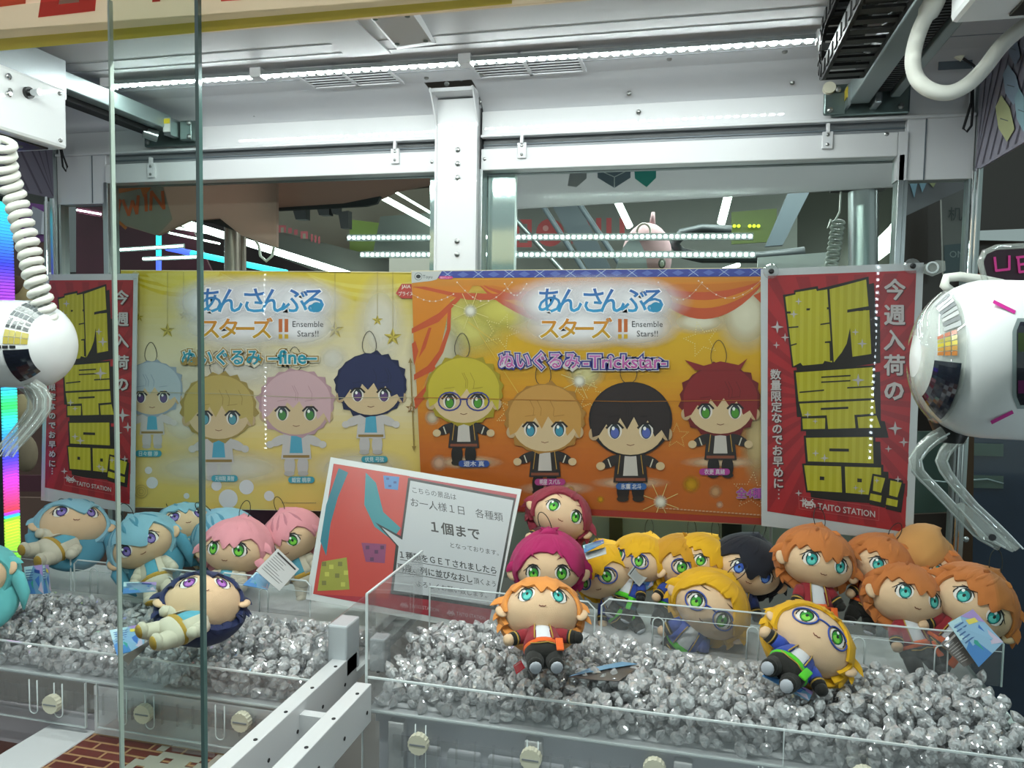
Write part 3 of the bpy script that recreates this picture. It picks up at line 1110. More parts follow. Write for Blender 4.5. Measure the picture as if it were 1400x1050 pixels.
def red_poster(name_label, quad, Y, tf, dim=1., yo=0):
    """quad: outer corners TL TR BR BL in photo points; design drawn in a 0..205 x 0..370 frame"""
    TL, TR, BR, BL = [Vector(v) for v in quad]

    def m(u, v):
        a, b = u / 205, v / 372
        P_ = TL.lerp(TR, a).lerp(BL.lerp(BR, a), b)
        return (P_.x, P_.y)
    t = thing('notice_poster', PY((TL.x + BR.x) / 2, (TL.y + BR.y) / 2, Y), name_label, 'poster', 'red new prize posters')
    q = MB(); q.prism([PY(v.x, v.y, Y) for v in (TL, TR, BR, BL)], (0, .0014, 0)); q.build('laminate_sheet', mat('laminate_border', '#a9adae', rough=.3, coat=.5), t)
    p = Print((0, Y - .0004, 0), (0, -1, 0), .00006)
    P = lambda pts, c, L: p.poly([m(*a) for a in pts], c, L)
    P([(9, 10), (196, 10), (194, 360), (8, 350)], '#a02228', 1)
    # sunburst
    cx, cy = 100, 185
    rnd = random.Random(3)
    for k in range(30):
        a = 2 * pi * k / 30
        pts = [(cx, cy)]
        for da in (0, .09):
            dx, dy = cos(a + da), sin(a + da)
            tt = min((187 - 91) / abs(dx) if abs(dx) > 1e-3 else 1e9, 172 / abs(dy) if abs(dy) > 1e-3 else 1e9)
            pts.append((cx + dx * tt, cy + dy * tt))
        P([(min(max(x, 9), 195), min(max(y, 11), 350 + x * .04)) for x, y in pts], '#8c1d24', 2)
    K, Y1, Y2 = '#1a1008', '#aaa316', '#9c980f'

    def block(pts, L, sh=(7, 9)):
        P([(x + sh[0], y + sh[1]) for x, y in pts], K, L - .5)
        P(pts, K, L)
    def cut(pts, x, keep):
        out = []
        for (ax, ay), (bx, by) in zip(pts, pts[1:] + pts[:1]):
            ia, ib = (ax - x) * keep >= 0, (bx - x) * keep >= 0
            if ia: out.append((ax, ay))
            if ia != ib:
                k = (x - ax) / (bx - ax)
                out.append((x, ay + (by - ay) * k))
        return out

    def yel(pts, L):
        P(pts, Y1, L)
        for k in range(2, 20):
            x = k * 10
            q_ = cut(pts, x, 1)
            if len(q_) > 2: q_ = cut(q_, x + 4.5, -1)
            if len(q_) > 2: P(q_, '#b5ae2c', L + .6)
    # 新: heavy square-cut strokes, black slits cut into a yellow slab
    block([(28, 38), (42, 36), (42, 32), (72, 27), (73, 31), (136, 16), (140, 62), (145, 62), (147, 125), (116, 130), (114, 132), (90, 138), (40, 142)], 5)
    yel([(31, 41), (44, 38), (44, 35), (70, 31), (71, 34), (84, 32), (92, 134), (82, 132), (80, 136), (54, 139), (51, 135), (42, 140)], 7)
    yel([(87, 32), (133, 20), (137, 58), (112, 61), (114, 64), (138, 62), (142, 122), (118, 126), (114, 86), (110, 108), (104, 120), (94, 134)], 7)
    for a in ([(33, 62), (38, 62), (38, 65), (33, 65)], [(58, 58), (63, 58), (62, 61), (58, 61)], [(84, 57), (88, 57), (88, 60), (84, 60)], [(35, 84), (48, 83), (48, 85), (35, 86)], [(76, 80), (89, 78), (89, 80), (76, 82)], [(37, 110), (46, 107), (46, 109), (37, 112)], [(82, 105), (90, 104), (92, 132), (89, 132), (88, 107), (82, 107)], [(110, 61), (141, 56), (141, 60), (110, 65)]):
        P(a, K, 9)
    # 景
    block([(42, 146), (147, 137), (150, 204), (155, 204), (161, 226), (52, 232), (52, 212), (47, 212)], 5)
    yel([(45, 149), (144, 140), (147, 182), (49, 190)], 7)
    yel([(50, 193), (148, 185), (150, 203), (122, 206), (124, 224), (88, 227), (86, 208), (54, 211)], 7)
    yel([(54, 214), (84, 212), (84, 227), (55, 229)], 7)
    yel([(126, 209), (151, 206), (157, 222), (128, 224)], 7)
    for a in ([(78, 154), (116, 151), (116, 153), (78, 156)], [(78, 161), (116, 158), (116, 160), (78, 163)], [(50, 176), (82, 172), (82, 174), (50, 178)], [(112, 168), (148, 165), (148, 167), (112, 170)], [(78, 198), (114, 195), (114, 198), (78, 201)]):
        P(a, K, 9)
    # 品
    block([(56, 238), (150, 232), (153, 272), (162, 272), (164, 316), (60, 318), (54, 278), (59, 277)], 5)
    yel([(59, 241), (147, 235), (149, 271), (62, 274)], 7)
    yel([(57, 280), (106, 278), (108, 314), (62, 315)], 7)
    yel([(111, 278), (159, 276), (160, 314), (113, 314)], 7)
    for a in ([(90, 254), (116, 253), (116, 257), (90, 258)], [(78, 294), (84, 294), (84, 299), (78, 299)], [(128, 293), (134, 293), (134, 298), (128, 298)]):
        P(a, K, 9)
    # !!
    for dx in (0, 22):
        block([(148 + dx, 285 + dx * .2), (167 + dx, 287 + dx * .2), (163 + dx, 326 + dx * .2), (142 + dx, 323 + dx * .2)], 11, (3, 4))
        yel([(150 + dx, 288 + dx * .2), (165 + dx, 290 + dx * .2), (160 + dx, 310 + dx * .2), (149 + dx, 308 + dx * .2)], 12)
        yel([(146 + dx, 312 + dx * .2), (161 + dx, 314 + dx * .2), (160 + dx, 323 + dx * .2), (145 + dx, 321 + dx * .2)], 12)
    # soft lighter stripes on the yellow
    # sparkles
    for x, y, r in ((21, 84, 9), (31, 99, 6), (20, 110, 5), (48, 48, 5), (42, 66, 6), (121, 92, 5), (130, 108, 7), (126, 158, 9), (61, 208, 5), (71, 217, 4), (176, 222, 10), (188, 240, 7), (168, 250, 5), (72, 262, 5), (84, 268, 6), (182, 290, 5), (50, 320, 5), (56, 330, 5), (126, 306, 4), (154, 294, 4), (134, 310, 5)):
        a = m(x, y)
        p.star(a[0], a[1], r, '#b3adad', 14, k=4, inner=.28)
    # text columns, drawn along the sheet
    def vt(s, u, v, size, step, off=.03, du=0.):
        for i, ch in enumerate(s):
            a = m(u + du * i, v + i * step)
            if ch == '…':
                for k in range(3):
                    b = m(u + du * i, v + (i - .75) * step + k * size * .4)
                    p.ell(b[0], b[1], 1.1, 1.1, '#b9b1af', 15, n=6)
            else:
                p.text(ch, a[0] + 1, a[1] + 1, size, '#4a1216', 15, off=off + .01, anchor='c')
                p.text(ch, a[0], a[1], size, '#b9b1af', 17, off=off, anchor='c')
    vt('今週入荷の', 170, 46, 30 * tf, 34, .035, du=.8)
    vt('数量限定なのでお早めに…', 19, 158, 15 * tf, 15.6, .03, du=.4)
    # shop mark
    a, b = m(52, 329), m(160, 338)
    p.line([m(50, 324), m(158, 330), m(158, 348), m(51, 342), m(50, 324)], .8, '#b04a4c', 15)
    a = m(55, 327)
    invader(p, a[0], a[1], 18 * tf, '#c2b9b6', 16, .06)
    a = m(76, 341)
    b = m(153, 345)
    p.text('TAITO STATION', a[0], a[1] - 1, 12 * tf, '#c2b9b6', 16, off=.012, wx=(b[0] - a[0]), skew=(b[1] - a[1]) / (b[0] - a[0]))
    p.build('poster_print', M_PRINT, t)
    return t, m


t, mR = red_poster('red laminated notice with huge yellow characters beside the big white claw', ((1040, 368), (1263, 359), (1248, 741), (1041, 719)), 1.45, 1.)
for px, py in ((1054, 371), (1247, 364)):
    q = MB(); pp = PY(px, py, 1.444)
    q.tube([pp, pp + Vector((0, -.006, 0))], [.0135, .0115], 18)
    e = q.build('suction_cup', M_ACRYL, t, True, 40)
    q = MB()
    q.tube([pp + Vector((0, -.006, 0)), pp + Vector((0, -.012, 0))], [.005, .003], 12)
    q.build('cup_pin', M_RUBBER, t, True, 40)
rebase(t)
t, mL = red_poster('red laminated notice with huge yellow characters behind the door glass, below the coiled cord', ((62, 375), (188, 374), (184, 701), (56, 684)), 1.455, .68)
for px, py in ((66, 379), (186, 376)):
    q = MB(); pp = PY(px, py, 1.449)
    q.tube([pp, pp + Vector((0, -.005, 0))], [.008, .007], 14)
    q.build('suction_cup', M_ACRYL, t, True, 40)
rebase(t)

# ---- leaning rule notice standing in the gems
c3 = [PY(448, 626, 1.40), PY(713, 670, 1.40), PZ(676, 868, .925)]
nrm = (c3[1] - c3[0]).cross(c3[2] - c3[0]).normalized()
if nrm.y > 0: nrm = -nrm
t = thing('rule_notice', PN(560, 740, c3[0], nrm), 'tilted white edged rule notice with black text lines, standing in the gems', 'notice')
q = MB(); q.prism([PN(x, y, c3[0], nrm) for x, y in ((452, 625), (713, 669), (672, 866), (418, 819))], -nrm * .003)
q.build('card', mat('white_card', '#b9bcbb', rough=.35, coat=.4), t)
p = Print(c3[0] + nrm * .0004, nrm, .00006)
p.poly([(456, 634), (707, 676), (667, 857), (428, 812)], '#9b2030', 1)
p.poly([(457, 634), (560, 651), (531, 818), (428, 812)], '#b5392f', 2)
# abstract colour shapes in place of the picture
p.poly([(463, 640), (476, 646), (462, 680), (452, 716), (446, 760), (438, 740), (446, 690)], '#1c6f7e', 3)
p.poly([(500, 646), (514, 660), (524, 700), (548, 722), (536, 738), (512, 720), (498, 690)], '#23808a', 3)
p.poly([(440, 768), (474, 762), (478, 806), (434, 808)], '#8f8f34', 4)
for k, (a, b) in enumerate(((440, 768), (450, 772), (462, 768), (444, 782), (458, 784), (470, 780), (440, 794), (466, 796))):
    p.rect(a, b, a + 6, b + 6, '#b0b04a' if k % 2 else '#6d6a30', 5)
p.poly([(494, 742), (528, 744), (526, 770), (500, 768)], '#7d3560', 4)
for a, b in ((500, 746), (512, 752), (506, 762), (520, 746)): p.rect(a, b, a + 5, b + 5, '#4c1f48', 5)
p.poly([(524, 650), (546, 652), (544, 670), (526, 668)], '#3f79b0', 4)
for a, b in ((528, 653), (538, 658), (531, 663)): p.rect(a, b, a + 4, b + 3, '#1f3f78', 5)
p.poly([(558, 653), (705, 681), (678, 834), (534, 812), (541, 745), (513, 714), (548, 733)], '#141414', 6)
p.poly([(561, 657), (702, 684), (675, 829), (538, 807), (545, 747), (522, 721), (550, 738)], '#b5b8bb', 7)
sk = .17
T = lambda s, x, y, sz, w, off=.0, L=9: p.text(s, x, y, sz, '#1d1d1f', L, off=off, wx=w, skew=sk, shear=-.1)
T('こちらの景品は', 564, 673, 9, 60)
T('お一人様１日　各種類', 562, 691, 13, 126)
T('１個まで', 590, 726, 17, 66, .03)
T('となっております。', 616, 748, 8, 66)
T('１種類をＧＥＴされましたら', 547, 762, 11, 132, .02)
T('再度、列に並びなおし', 544, 779, 11, 102, .02)
T('頂くよう', 648, 797, 9, 30)
T('よろしくお願い致します。', 570, 801, 9, 96)
p.line([(547, 765), (678, 787)], .8, '#1d1d1f', 9); p.line([(544, 782), (646, 799)], .8, '#1d1d1f', 9)
for x, y in ((547, 822), (611, 833)):
    invader(p, x, y, 11, '#bd8f94', 9, .16)
    p.text('TAITO STATION', x + 13, y + 8, 7, '#bd8f94', 9, off=.01, wx=40, skew=sk)
p.build('notice_print', M_PRINT, t)
rebase(t)

# ================================================================== crane rails, carriages, claws
# right hand rail with its bracket
rt = thing('crane_rail', (.28, 1.4, 1.87), 'grey aluminium crane rail running back beside the black cable chain', 'crane rail', 'crane rails')
q = MB(); q.box((.249, .62, 1.864), (.283, 1.47, 1.901), .002); q.build('rail_beam', M_ALUP, rt)
q = MB(); q.box((.285, .62, 1.880), (.315, 1.46, 1.905)); q.build('toothed_belt', M_RUBBER, rt)
q = MB()
for k in range(80):
    q.box((.288, .64 + k * .01, 1.8785), (.312, .645 + k * .01, 1.8805))
q.build('belt_teeth', M_BLACK, rt)['kind'] = 'stuff'
q = MB(); q.box((.316, .62, 1.872), (.332, 1.47, 1.903), .002); q.build('rail_beam', M_ALUP, rt)
q = MB(); q.box((.224, 1.484, 1.848), (.352, 1.496, 1.904), .003); q.build('bracket_plate', M_PLATE, rt)
q = MB(); q.box((.210, 1.480, 1.850), (.248, 1.487, 1.890), .003); q.build('bracket_flange', M_PLATE, rt)
q = MB(); q.box((.245, 1.452, 1.858), (.25, 1.487, 1.895)); q.build('bracket_cheek', M_ALU, rt)
q = MB(); q.box((.2436, 1.456, 1.872), (.2452, 1.478, 1.89)); q.build('warning_label', mat('label_yellow', '#c9b52a', rough=.4), rt)
q = MB(); q.cyl((.218, 1.484, 1.895), (.218, 1.476, 1.897), .011, 16); q.build('rubber_stop', M_CREAM, rt, True, 40)
q = MB(); q.box((.286, 1.44, 1.856), (.298, 1.485, 1.875), .002); q.build('belt_clamp', M_ALU, rt)
for x, z in ((.221, 1.858), (.337, 1.86), (.337, 1.893), (.233, 1.893)):
    screw((x, 1.480 if x < .25 else 1.484, z), (0, -1, 0), .005, rt, .004)
rebase(rt)

# left hand rail
rt = thing('crane_rail', (-1.13, 1.3, 1.88), 'grey crane rail with yellow warning label behind the sliding door glass', 'crane rail', 'crane rails')
q = MB(); q.box((-1.135, .62, 1.877), (-1.105, 1.462, 1.908), .002); q.build('rail_beam', M_ALUP, rt)
q = MB(); q.box((-1.165, .62, 1.868), (-1.137, 1.455, 1.896)); q.build('toothed_belt', M_RUBBER, rt)
q = MB(); q.box((-1.107, 1.44, 1.862), (-1.090, 1.470, 1.898)); q.build('warning_holder', M_ALU, rt)
q = MB(); q.box((-1.108, 1.4385, 1.868), (-1.091, 1.4398, 1.895)); q.build('warning_label', mat('label_white', '#c6c9c4', rough=.4), rt)
q = MB(); q.box((-1.108, 1.4375, 1.885), (-1.091, 1.4388, 1.895)); q.build('warning_stripe', mat('label_yellow'), rt)
q = MB(); q.box((-1.19, 1.482, 1.850), (-1.058, 1.494, 1.902), .003); q.build('bracket_plate', M_PLATE, rt)
q = MB(); q.box((-1.088, 1.465, 1.856), (-1.058, 1.482, 1.898), .003); q.build('bracket_flange', M_PLATE, rt)
q = MB(); q.tube([(-1.15, 1.43, 1.868), (-1.13, 1.45, 1.862)], .012, 12); q.build('belt_pulley', M_ALU, rt, True, 40)
for x, z in ((-1.064, 1.863), (-1.18, 1.86), (-1.064, 1.892)):
    screw((x, 1.465 if x > -1.1 else 1.482, z), (0, -1, 0), .005, rt, .004)
rebase(rt)

# black cable chain
ct = thing('cable_chain', (.18, 1.2, 1.88), 'black plastic cable drag chain looping under the cabinet ceiling', 'cable chain')
path = []
for k in range(12): path.append((.20, .82 + k * .032, 1.925 - .0 * k))
for k in range(7):
    a = pi * k / 6
    path.append((.20, 1.172 + .036 * sin(a), 1.887 + .036 * cos(a)))
for k in range(12): path.append((.20, 1.17 - (k + 1) * .032, 1.851))
path = [(x - .0, y + .06, z - .003) for x, y, z in path]
for k in range(len(path) - 1):
    a, b = Vector(path[k]), Vector(path[k + 1])
    d = (b - a)
    L = d.length
    d.normalize()
    w = Vector((1, 0, 0))
    nn = d.cross(w)
    q = MB()
    q.M = Matrix.Translation((a + b) / 2) @ Matrix((w, d, nn)).transposed().to_4x4()
    for s in (-1, 1):
        q.box((s * .029, -L * .54, -.0135), (s * .024, L * .54, .0135))
        q.box((s * .031, -L * .2, -.009), (s * .029, L * .3, .009))
    q.box((-.026, -L * .25, .010), (.026, L * .2, .0135))
    q.box((-.026, -L * .25, -.0135), (.026, L * .2, -.010))
    q.build('chain_link', M_BLACK, ct)
rebase(ct)

# carriages
def carriage(label, x0, y0, x1, y1, z0, z1, face):
    t = thing('crane_carriage', ((x0 + x1) / 2, (y0 + y1) / 2, z0), label, 'crane carriage', 'crane carriages')
    q = MB(); q.box((x0, y0, z0), (x1, y1, z1), .006); q.build('housing', M_WPLAST, t)
    q = MB(); q.box((x0 + .02, y0 + .02, z1 - .01), (x1 - .02, y1 + .02, z1 + .055)); q.build('trolley_block', M_ALU, t)
    if face:
        for u, v in ((.12, .12), (.12, .62), (.9, .12), (.9, .88), (.12, .9), (.3, .36)):
            screw((x1, y0 + (y1 - y0) * u, z1 - (z1 - z0) * v), (1, 0, 0), .0035, t, .003)
        for u, v in ((.28, .16), (.28, .42)):
            screw((x1, y0 + (y1 - y0) * u, z1 - (z1 - z0) * v), (1, 0, 0), .005, t, .005, M_CHROME)
        c = Vector((x1, y0 + (y1 - y0) * .5, z1 - (z1 - z0) * .30))
        q = MB(); q.cyl(c, c + Vector((.006, 0, 0)), .009, 16); q.build('bushing', M_BLACK, t, True, 40)
        q = MB(); q.cyl(c, c + Vector((.024, 0, 0)), .005, 12); q.build('shaft', M_CHROME, t, True, 40)
    q = MB(); q.box((x0 + .05, y0 + .03, z0 - .003), (x1 - .02, y1 - .02, z0), .001); q.build('bottom_plate', M_BLACK, t)
    for u in (.3, .7):
        screw((x1 - .05, y0 + (y1 - y0) * u, z0 - .003), (0, 0, -1), .005, t, .003)
    rebase(t)
    return t


carriage('white crane carriage box at the coiled cord side, screws on its side panel', -1.19, .955, -1.045, 1.115, 1.752, 1.853, True)
carriage('white crane carriage over the big claw, only its underside in view', .255, .70, .47, .93, 1.790, 1.86, False)


def coil(label, pts, R0, r, turns, m, group=None, name='coiled_cord'):
    P_ = [Vector(p) for p in pts]
    seg = [0]
    for a, b in zip(P_, P_[1:]): seg.append(seg[-1] + (b - a).length)
    T = seg[-1]

    def at(t):
        d = t * T
        for i in range(len(P_) - 1):
            if d <= seg[i + 1] or i == len(P_) - 2:
                u = (d - seg[i]) / (seg[i + 1] - seg[i])
                p0 = P_[max(i - 1, 0)]; p1 = P_[i]; p2 = P_[i + 1]; p3 = P_[min(i + 2, len(P_) - 1)]
                return .5 * ((2 * p1) + (p2 - p0) * u + (2 * p0 - 5 * p1 + 4 * p2 - p3) * u * u + (3 * p1 - p0 - 3 * p2 + p3) * u ** 3)
    n = turns * 14
    out = []
    for k in range(n + 1):
        t = k / n
        c = at(t)
        d = (at(min(1, t + .01)) - at(max(0, t - .01))).normalized()
        u = d.orthogonal() if abs(d.x) > .9 else d.cross(Vector((1, 0, 0))).normalized()
        w = d.cross(u).normalized()
        a = 2 * pi * turns * t
        out.append(c + (u * cos(a) + w * sin(a)) * R0)
    t_ = thing(name, P_[0], label, 'cord', group)
    q = MB(); q.tube(out, r, 8); q.build('coil', m, t_, True)
    rebase(t_)
    return t_


cz = 1.22
coil('white coiled cord hanging from the carriage down to the small claw', [EYE + ray(x, y) * z for x, y, z in ((6, 192, 1.16), (8, 230, 1.18), (22, 275, 1.2), (38, 335, 1.2), (48, 380, 1.2), (62, 430, 1.21), (66, 470, 1.22), (62, 500, 1.23))], .0122, .0062, 24, M_WCABLE)

# hose of the big claw
t = thing('cable_hose', EYE + ray(1270, 40) * .95, 'thick white cable hose hanging in a loop above the big claw', 'hose')
hp = [(1283, -30, .86), (1278, 0, .88), (1262, 30, .89), (1252, 58, .9), (1248, 85, .9), (1254, 108, .9), (1272, 123, .9), (1297, 127, .9), (1322, 116, .9), (1345, 94, .9), (1368, 64, .9), (1392, 42, .9), (1420, 25, .9)]
hpt = [EYE + ray(x, y) * z for x, y, z in hp]
fine = []
for i in range(len(hpt) - 1):
    p0, p1, p2, p3 = hpt[max(i - 1, 0)], hpt[i], hpt[i + 1], hpt[min(i + 2, len(hpt) - 1)]
    for k in range(5):
        u = k / 5
        fine.append(.5 * ((2 * p1) + (p2 - p0) * u + (2 * p0 - 5 * p1 + 4 * p2 - p3) * u * u + (3 * p1 - p0 - 3 * p2 + p3) * u ** 3))
q = MB(); q.tube(fine, [.0088 if i > 8 else .0115 for i in range(len(fine))], 14); q.build('hose', M_WCABLE, t, True)
rebase(t)
# thin black cable loops in the corner
for lab, pts in (('thin black cable tied in a loop at the corner beside the frosted band', ((1329, 118), (1328, 140), (1322, 160), (1317, 176), (1322, 180), (1328, 172), (1330, 150), (1330, 118))),
                 ('thin black cable tied in a loop below the crane carriage box', ((82, 195), (86, 212), (92, 228), (90, 234), (86, 228), (84, 212), (81, 195)))):
    P_ = [PY(x, y, 1.47) for x, y in pts]
    q = MB(); q.tube(P_, .0022, 6)
    o = q.build('cable', M_RUBBER, None, True)
    tag(o, lab, 'cable', 'cable loops')
# cable port and plug on the right
t = thing('cable_port', PY(1305, 75, 1.49), 'grey cable opening with a small white plug on the cabinet corner', 'cable port')
q = MB(); c = PY(1306, 82, 1.46)
q.box((c.x - .026, c.y - .002, c.z - .016), (c.x + .026, c.y, c.z + .016), .0009); q.build('opening', M_DGREY, t)
q = MB(); q.tube([c + Vector((-.012, -.01, .012)), c + Vector((.008, -.012, -.002))], .006, 8); q.build('plug', M_CREAM, t)
q = MB(); q.tube([c + Vector((-.014, -.01, .02)), c + Vector((-.02, -.01, .026)), c + Vector((-.01, -.01, .032))], .0015, 6); q.build('wire', M_RUBBER, t)
q = MB(); q.tube([c + Vector((.008, -.012, -.002)), c + Vector((.022, -.012, -.012)), c + Vector((.03, -.012, -.02))], .0022, 6); q.build('wire', M_RUBBER, t)
rebase(t)


# ---- claws
def lathe_obj(name, prof, m, parent, M, n=48, smooth=True, sharp=35):
    q = MB(); q.M = M
    q.lathe(prof, n)
    return q.build(name, m, parent, smooth, sharp)


M_STICK = mat('sticker_print', '#ffffff', rough=.25, coat=.5, attr=True)
M_CLAWARM = clear_mat('clear_claw_plastic', '#eef1ee', gloss=.2, body='#d8dcd6', body_w=.22)
M_VISOR = mat('smoked_visor', '#0d1220', rough=.1, coat=1)


def claw(name, label, ax0, ax1, R, zface, side):
    """capsule lying along its own axis from ax0 (rounded nose) to ax1"""
    a, b = Vector(ax0), Vector(ax1)
    d = (b - a).normalized()
    up = Vector((0, 0, 1))
    x = d.cross(up).normalized() * 1
    z = x.cross(d).normalized()
    M = Matrix((x, z, d)).transposed().to_4x4()
    M.translation = a
    t = thing(name, (a + b) / 2, label, 'crane claw', 'crane claws')
    L = (b - a).length
    prof = [(.0001, 0)]
    for k in range(1, 11):
        q_ = pi / 2 * k / 10
        prof.append((R * sin(q_) ** .92, R * .8 * (1 - cos(q_))))
    prof += [(R * 1.0, R * .8 + (L - R * .8) * f) for f in (.2, .5, .8, 1.)]
    lathe_obj('shell', prof, M_WPLAST, t, M)
    return t, M, R


# big claw: its white dome, seen from the side, nose towards the red notice
ctr = EYE + ray(1345, 487) * .80
t, M, R = claw('crane_claw', 'big white claw capsule with pink dashes and clear plastic arms beside the red notice', EYE + ray(1251, 487) * .775, EYE + ray(1560, 500) * .74, .0785, 0, 1)
# outer transparent rim on the nose with sticker segments and visor
def shell_patch(name, m, z0, z1, a0, a1, k=1.0, n=10, cols=None, seg=1, gap=0.):
    mb = MB(); mb.M = M

    def rz(z):
        if z < R * .8:
            c = 1 - z / (R * .8)
            q_ = math_acos(max(-1, min(1, c)))
            return R * max(sin(q_), .0) ** .92
        return R
    for i in range(n):
        for s_ in range(seg):
            zz0 = z0 + (z1 - z0) * (s_ + gap) / seg
            zz1 = z0 + (z1 - z0) * (s_ + 1) / seg
            aa0 = a0 + (a1 - a0) * i / n
            aa1 = a0 + (a1 - a0) * (i + 1 - (gap if cols else 0)) / n
            vs = [(rz(z) * k * cos(radians(a)), rz(z) * k * sin(radians(a)), z - (k - 1) * R * (1 if z < R * .5 else 0)) for z, a in ((zz0, aa0), (zz1, aa0), (zz1, aa1), (zz0, aa1))]
            mb.add(vs, [(0, 1, 2, 3)], cols[i % len(cols)] if cols else None)
    return mb.build(name, m, t)


from math import acos as math_acos
# angle on the shell: find the side facing the eye
def ang_of(v):
    loc = M.inverted().to_3x3() @ (EYE - (M.translation + M.to_3x3() @ Vector((0, 0, R)))).normalized()
    return atan2(loc.y, loc.x) * 180 / pi
fa = ang_of(0)
upa = 90
sg = 1 if ((upa - fa + 540) % 360 - 180) > 0 else -1
# nose band: silver ticks, amber block, smoked visor
q = MB(); q.M = M
prof = []
for k in range(8):
    q_ = pi / 2 * (.15 + .45 * k / 7)
    prof.append((R * 1.03 * sin(q_) ** .92, R * .8 * (1 - cos(q_)) - .003))
q.lathe(prof, 40, a0=radians(fa - 150), a1=radians(fa + 150))
q.build('clear_nose_ring', M_CLAWARM, t, True)
shell_patch('silver_tick_sticker', M_STICK, R * .13, R * .30, fa + sg * 28, fa + sg * 78, 1.05, 9, ['#a9adae', '#7d8183', '#b9bbbb'], 1, .22)
shell_patch('amber_sticker', M_STICK, R * .11, R * .26, fa + sg * 2, fa + sg * 26, 1.05, 5, ['#b5702c', '#b98a3a', '#c2b13a', '#a9a04a', '#b06a50'], 3, .16)
shell_patch('visor', M_VISOR, R * .10, R * .30, fa - sg * 4, fa - sg * 68, 1.05, 14, None, 6)
# pink dashes on the shell
def dash(px0, py0, px1, py1, w):
    mb = MB()
    A_ = EYE + ray(px0, py0) * .5
    out = []
    Mi = M.inverted()
    def hit(px, py):
        o = Mi @ EYE
        d = (Mi.to_3x3() @ ray(px, py))
        A2 = d.x ** 2 + d.y ** 2
        B2 = 2 * (o.x * d.x + o.y * d.y)
        C2 = o.x ** 2 + o.y ** 2 - (R * 1.004) ** 2
        D2 = B2 * B2 - 4 * A2 * C2
        if D2 < 0: return None
        k = (-B2 - sqrt(D2)) / (2 * A2)
        return EYE + ray(px, py) * k
    dx, dy = px1 - px0, py1 - py0
    l = hypot(dx, dy)
    nx, ny = -dy / l * w / 2, dx / l * w / 2
    vs = []
    for k in range(7):
        u = k / 6
        for s_ in (-1, 1):
            h = hit(px0 + dx * u + nx * s_, py0 + dy * u + ny * s_)
            if h is None: return
            vs.append(h)
    mb.add(vs, [(2 * k, 2 * k + 1, 2 * k + 3, 2 * k + 2) for k in range(6)])
    mb.build('pink_dash', mat('magenta_vinyl', '#c0308c', rough=.3), t)
dash(1358, 412, 1388, 427, 5); dash(1355, 578, 1385, 563, 5)
# dark window with pale rim on the shell
def shell_poly(name, m, pts, k=1.003):
    mb = MB()
    Mi = M.inverted()
    vs = []
    for px, py in pts:
        o = Mi @ EYE
        d = Mi.to_3x3() @ ray(px, py)
        A2 = d.x ** 2 + d.y ** 2; B2 = 2 * (o.x * d.x + o.y * d.y); C2 = o.x ** 2 + o.y ** 2 - (R * k) ** 2
        D2 = max(B2 * B2 - 4 * A2 * C2, 0)
        vs.append(EYE + ray(px, py) * ((-B2 - sqrt(D2)) / (2 * A2)))
    n = len(vs) // 2
    mb.add(vs, [(2 * i, 2 * i + 1, 2 * i + 3, 2 * i + 2) for i in range(n - 1)])
    return mb.build(name, m, t)
def strip(xl, ys):
    out = []
    for y in ys:
        dx = 7 * max(0, abs(y - 497) / 62 - .72) / .28
        out += [(xl + dx, y), (1470, y)]
    return out
ys = [435 + i * (559 - 435) / 20 for i in range(21)]
shell_poly('window_rim', M_ALUP, strip(1384, ys), 1.004)
ys = [440 + i * (554 - 440) / 20 for i in range(21)]
shell_poly('window', M_VISOR, strip(1390, ys), 1.007)
shell_poly('window_tint', mat('olive_tint', '#2a3a12', rough=.3), strip(1392, [455 + 2 * i for i in range(14)]), 1.010)
shell_poly('window_tint', mat('plum_tint', '#5a1b4a', rough=.3), strip(1392, [520 + 2 * i for i in range(10)]), 1.010)
# clear housing on top, rubber ring
q = MB()
pp = [EYE + ray(x, y) * .80 for x, y in ((1356, 404), (1345, 378), (1340, 358), (1346, 345), (1362, 338), (1400, 336), (1440, 338))]
q.tube(pp, .003, 8)
q.build('clear_handle', M_CLAWARM, t, True)
q = MB()
pp = [EYE + ray(x, y) * .86 for x, y in ((1300, 398), (1291, 390), (1294, 380), (1312, 378), (1340, 382), (1370, 388))]
q.tube(pp, .0052, 10)
q.build('cable_end', M_WCABLE, t, True)
# shoulder mount under the shell and the two clear arms
q = MB()
c = EYE + ray(1330, 590) * .79
q.tube([c + Vector((-.02, 0, .01)), c + Vector((-.02, 0, -.012))], [.022, .012], 18)
q.build('arm_mount', M_BLACK, t, True, 40)
for name_, pts, dep in (('front', ((1290, 592), (1276, 600), (1262, 612), (1251, 628), (1254, 642), (1262, 652), (1282, 672), (1308, 700), (1340, 733), (1366, 748)), .78), ('rear', ((1316, 598), (1302, 606), (1292, 618), (1287, 630), (1292, 643), (1304, 660), (1330, 690), (1356, 714), (1374, 732), (1391, 750)), .83)):
    mb = MB()
    P_ = [EYE + ray(x, y) * dep for x, y in pts]
    mb.tube(P_, [.0075, .0075, .0075, .0075, .0068, .006, .0055, .005, .0045, .004], 8, flat=.55)
    am = mb.build('claw_arm', M_CLAWARM, t, True)
    for off in (-.0055, .0055):
        mb = MB(); mb.tube([p + Vector((off, 0, 0)) for p in P_], .0009, 5); mb.build('arm_edge', M_ACRYLE, am)
mb = MB()
P_ = [EYE + ray(x, y) * .775 for x, y in ((1308, 690), (1318, 688), (1350, 716), (1368, 730), (1393, 750), (1384, 755), (1354, 741), (1340, 736))]
mb.prism(P_, (0, .004, 0)); ap = mb.build('arm_tip_plate', M_CLAWARM, t)
mb = MB(); c = EYE + ray(1357, 735) * .774
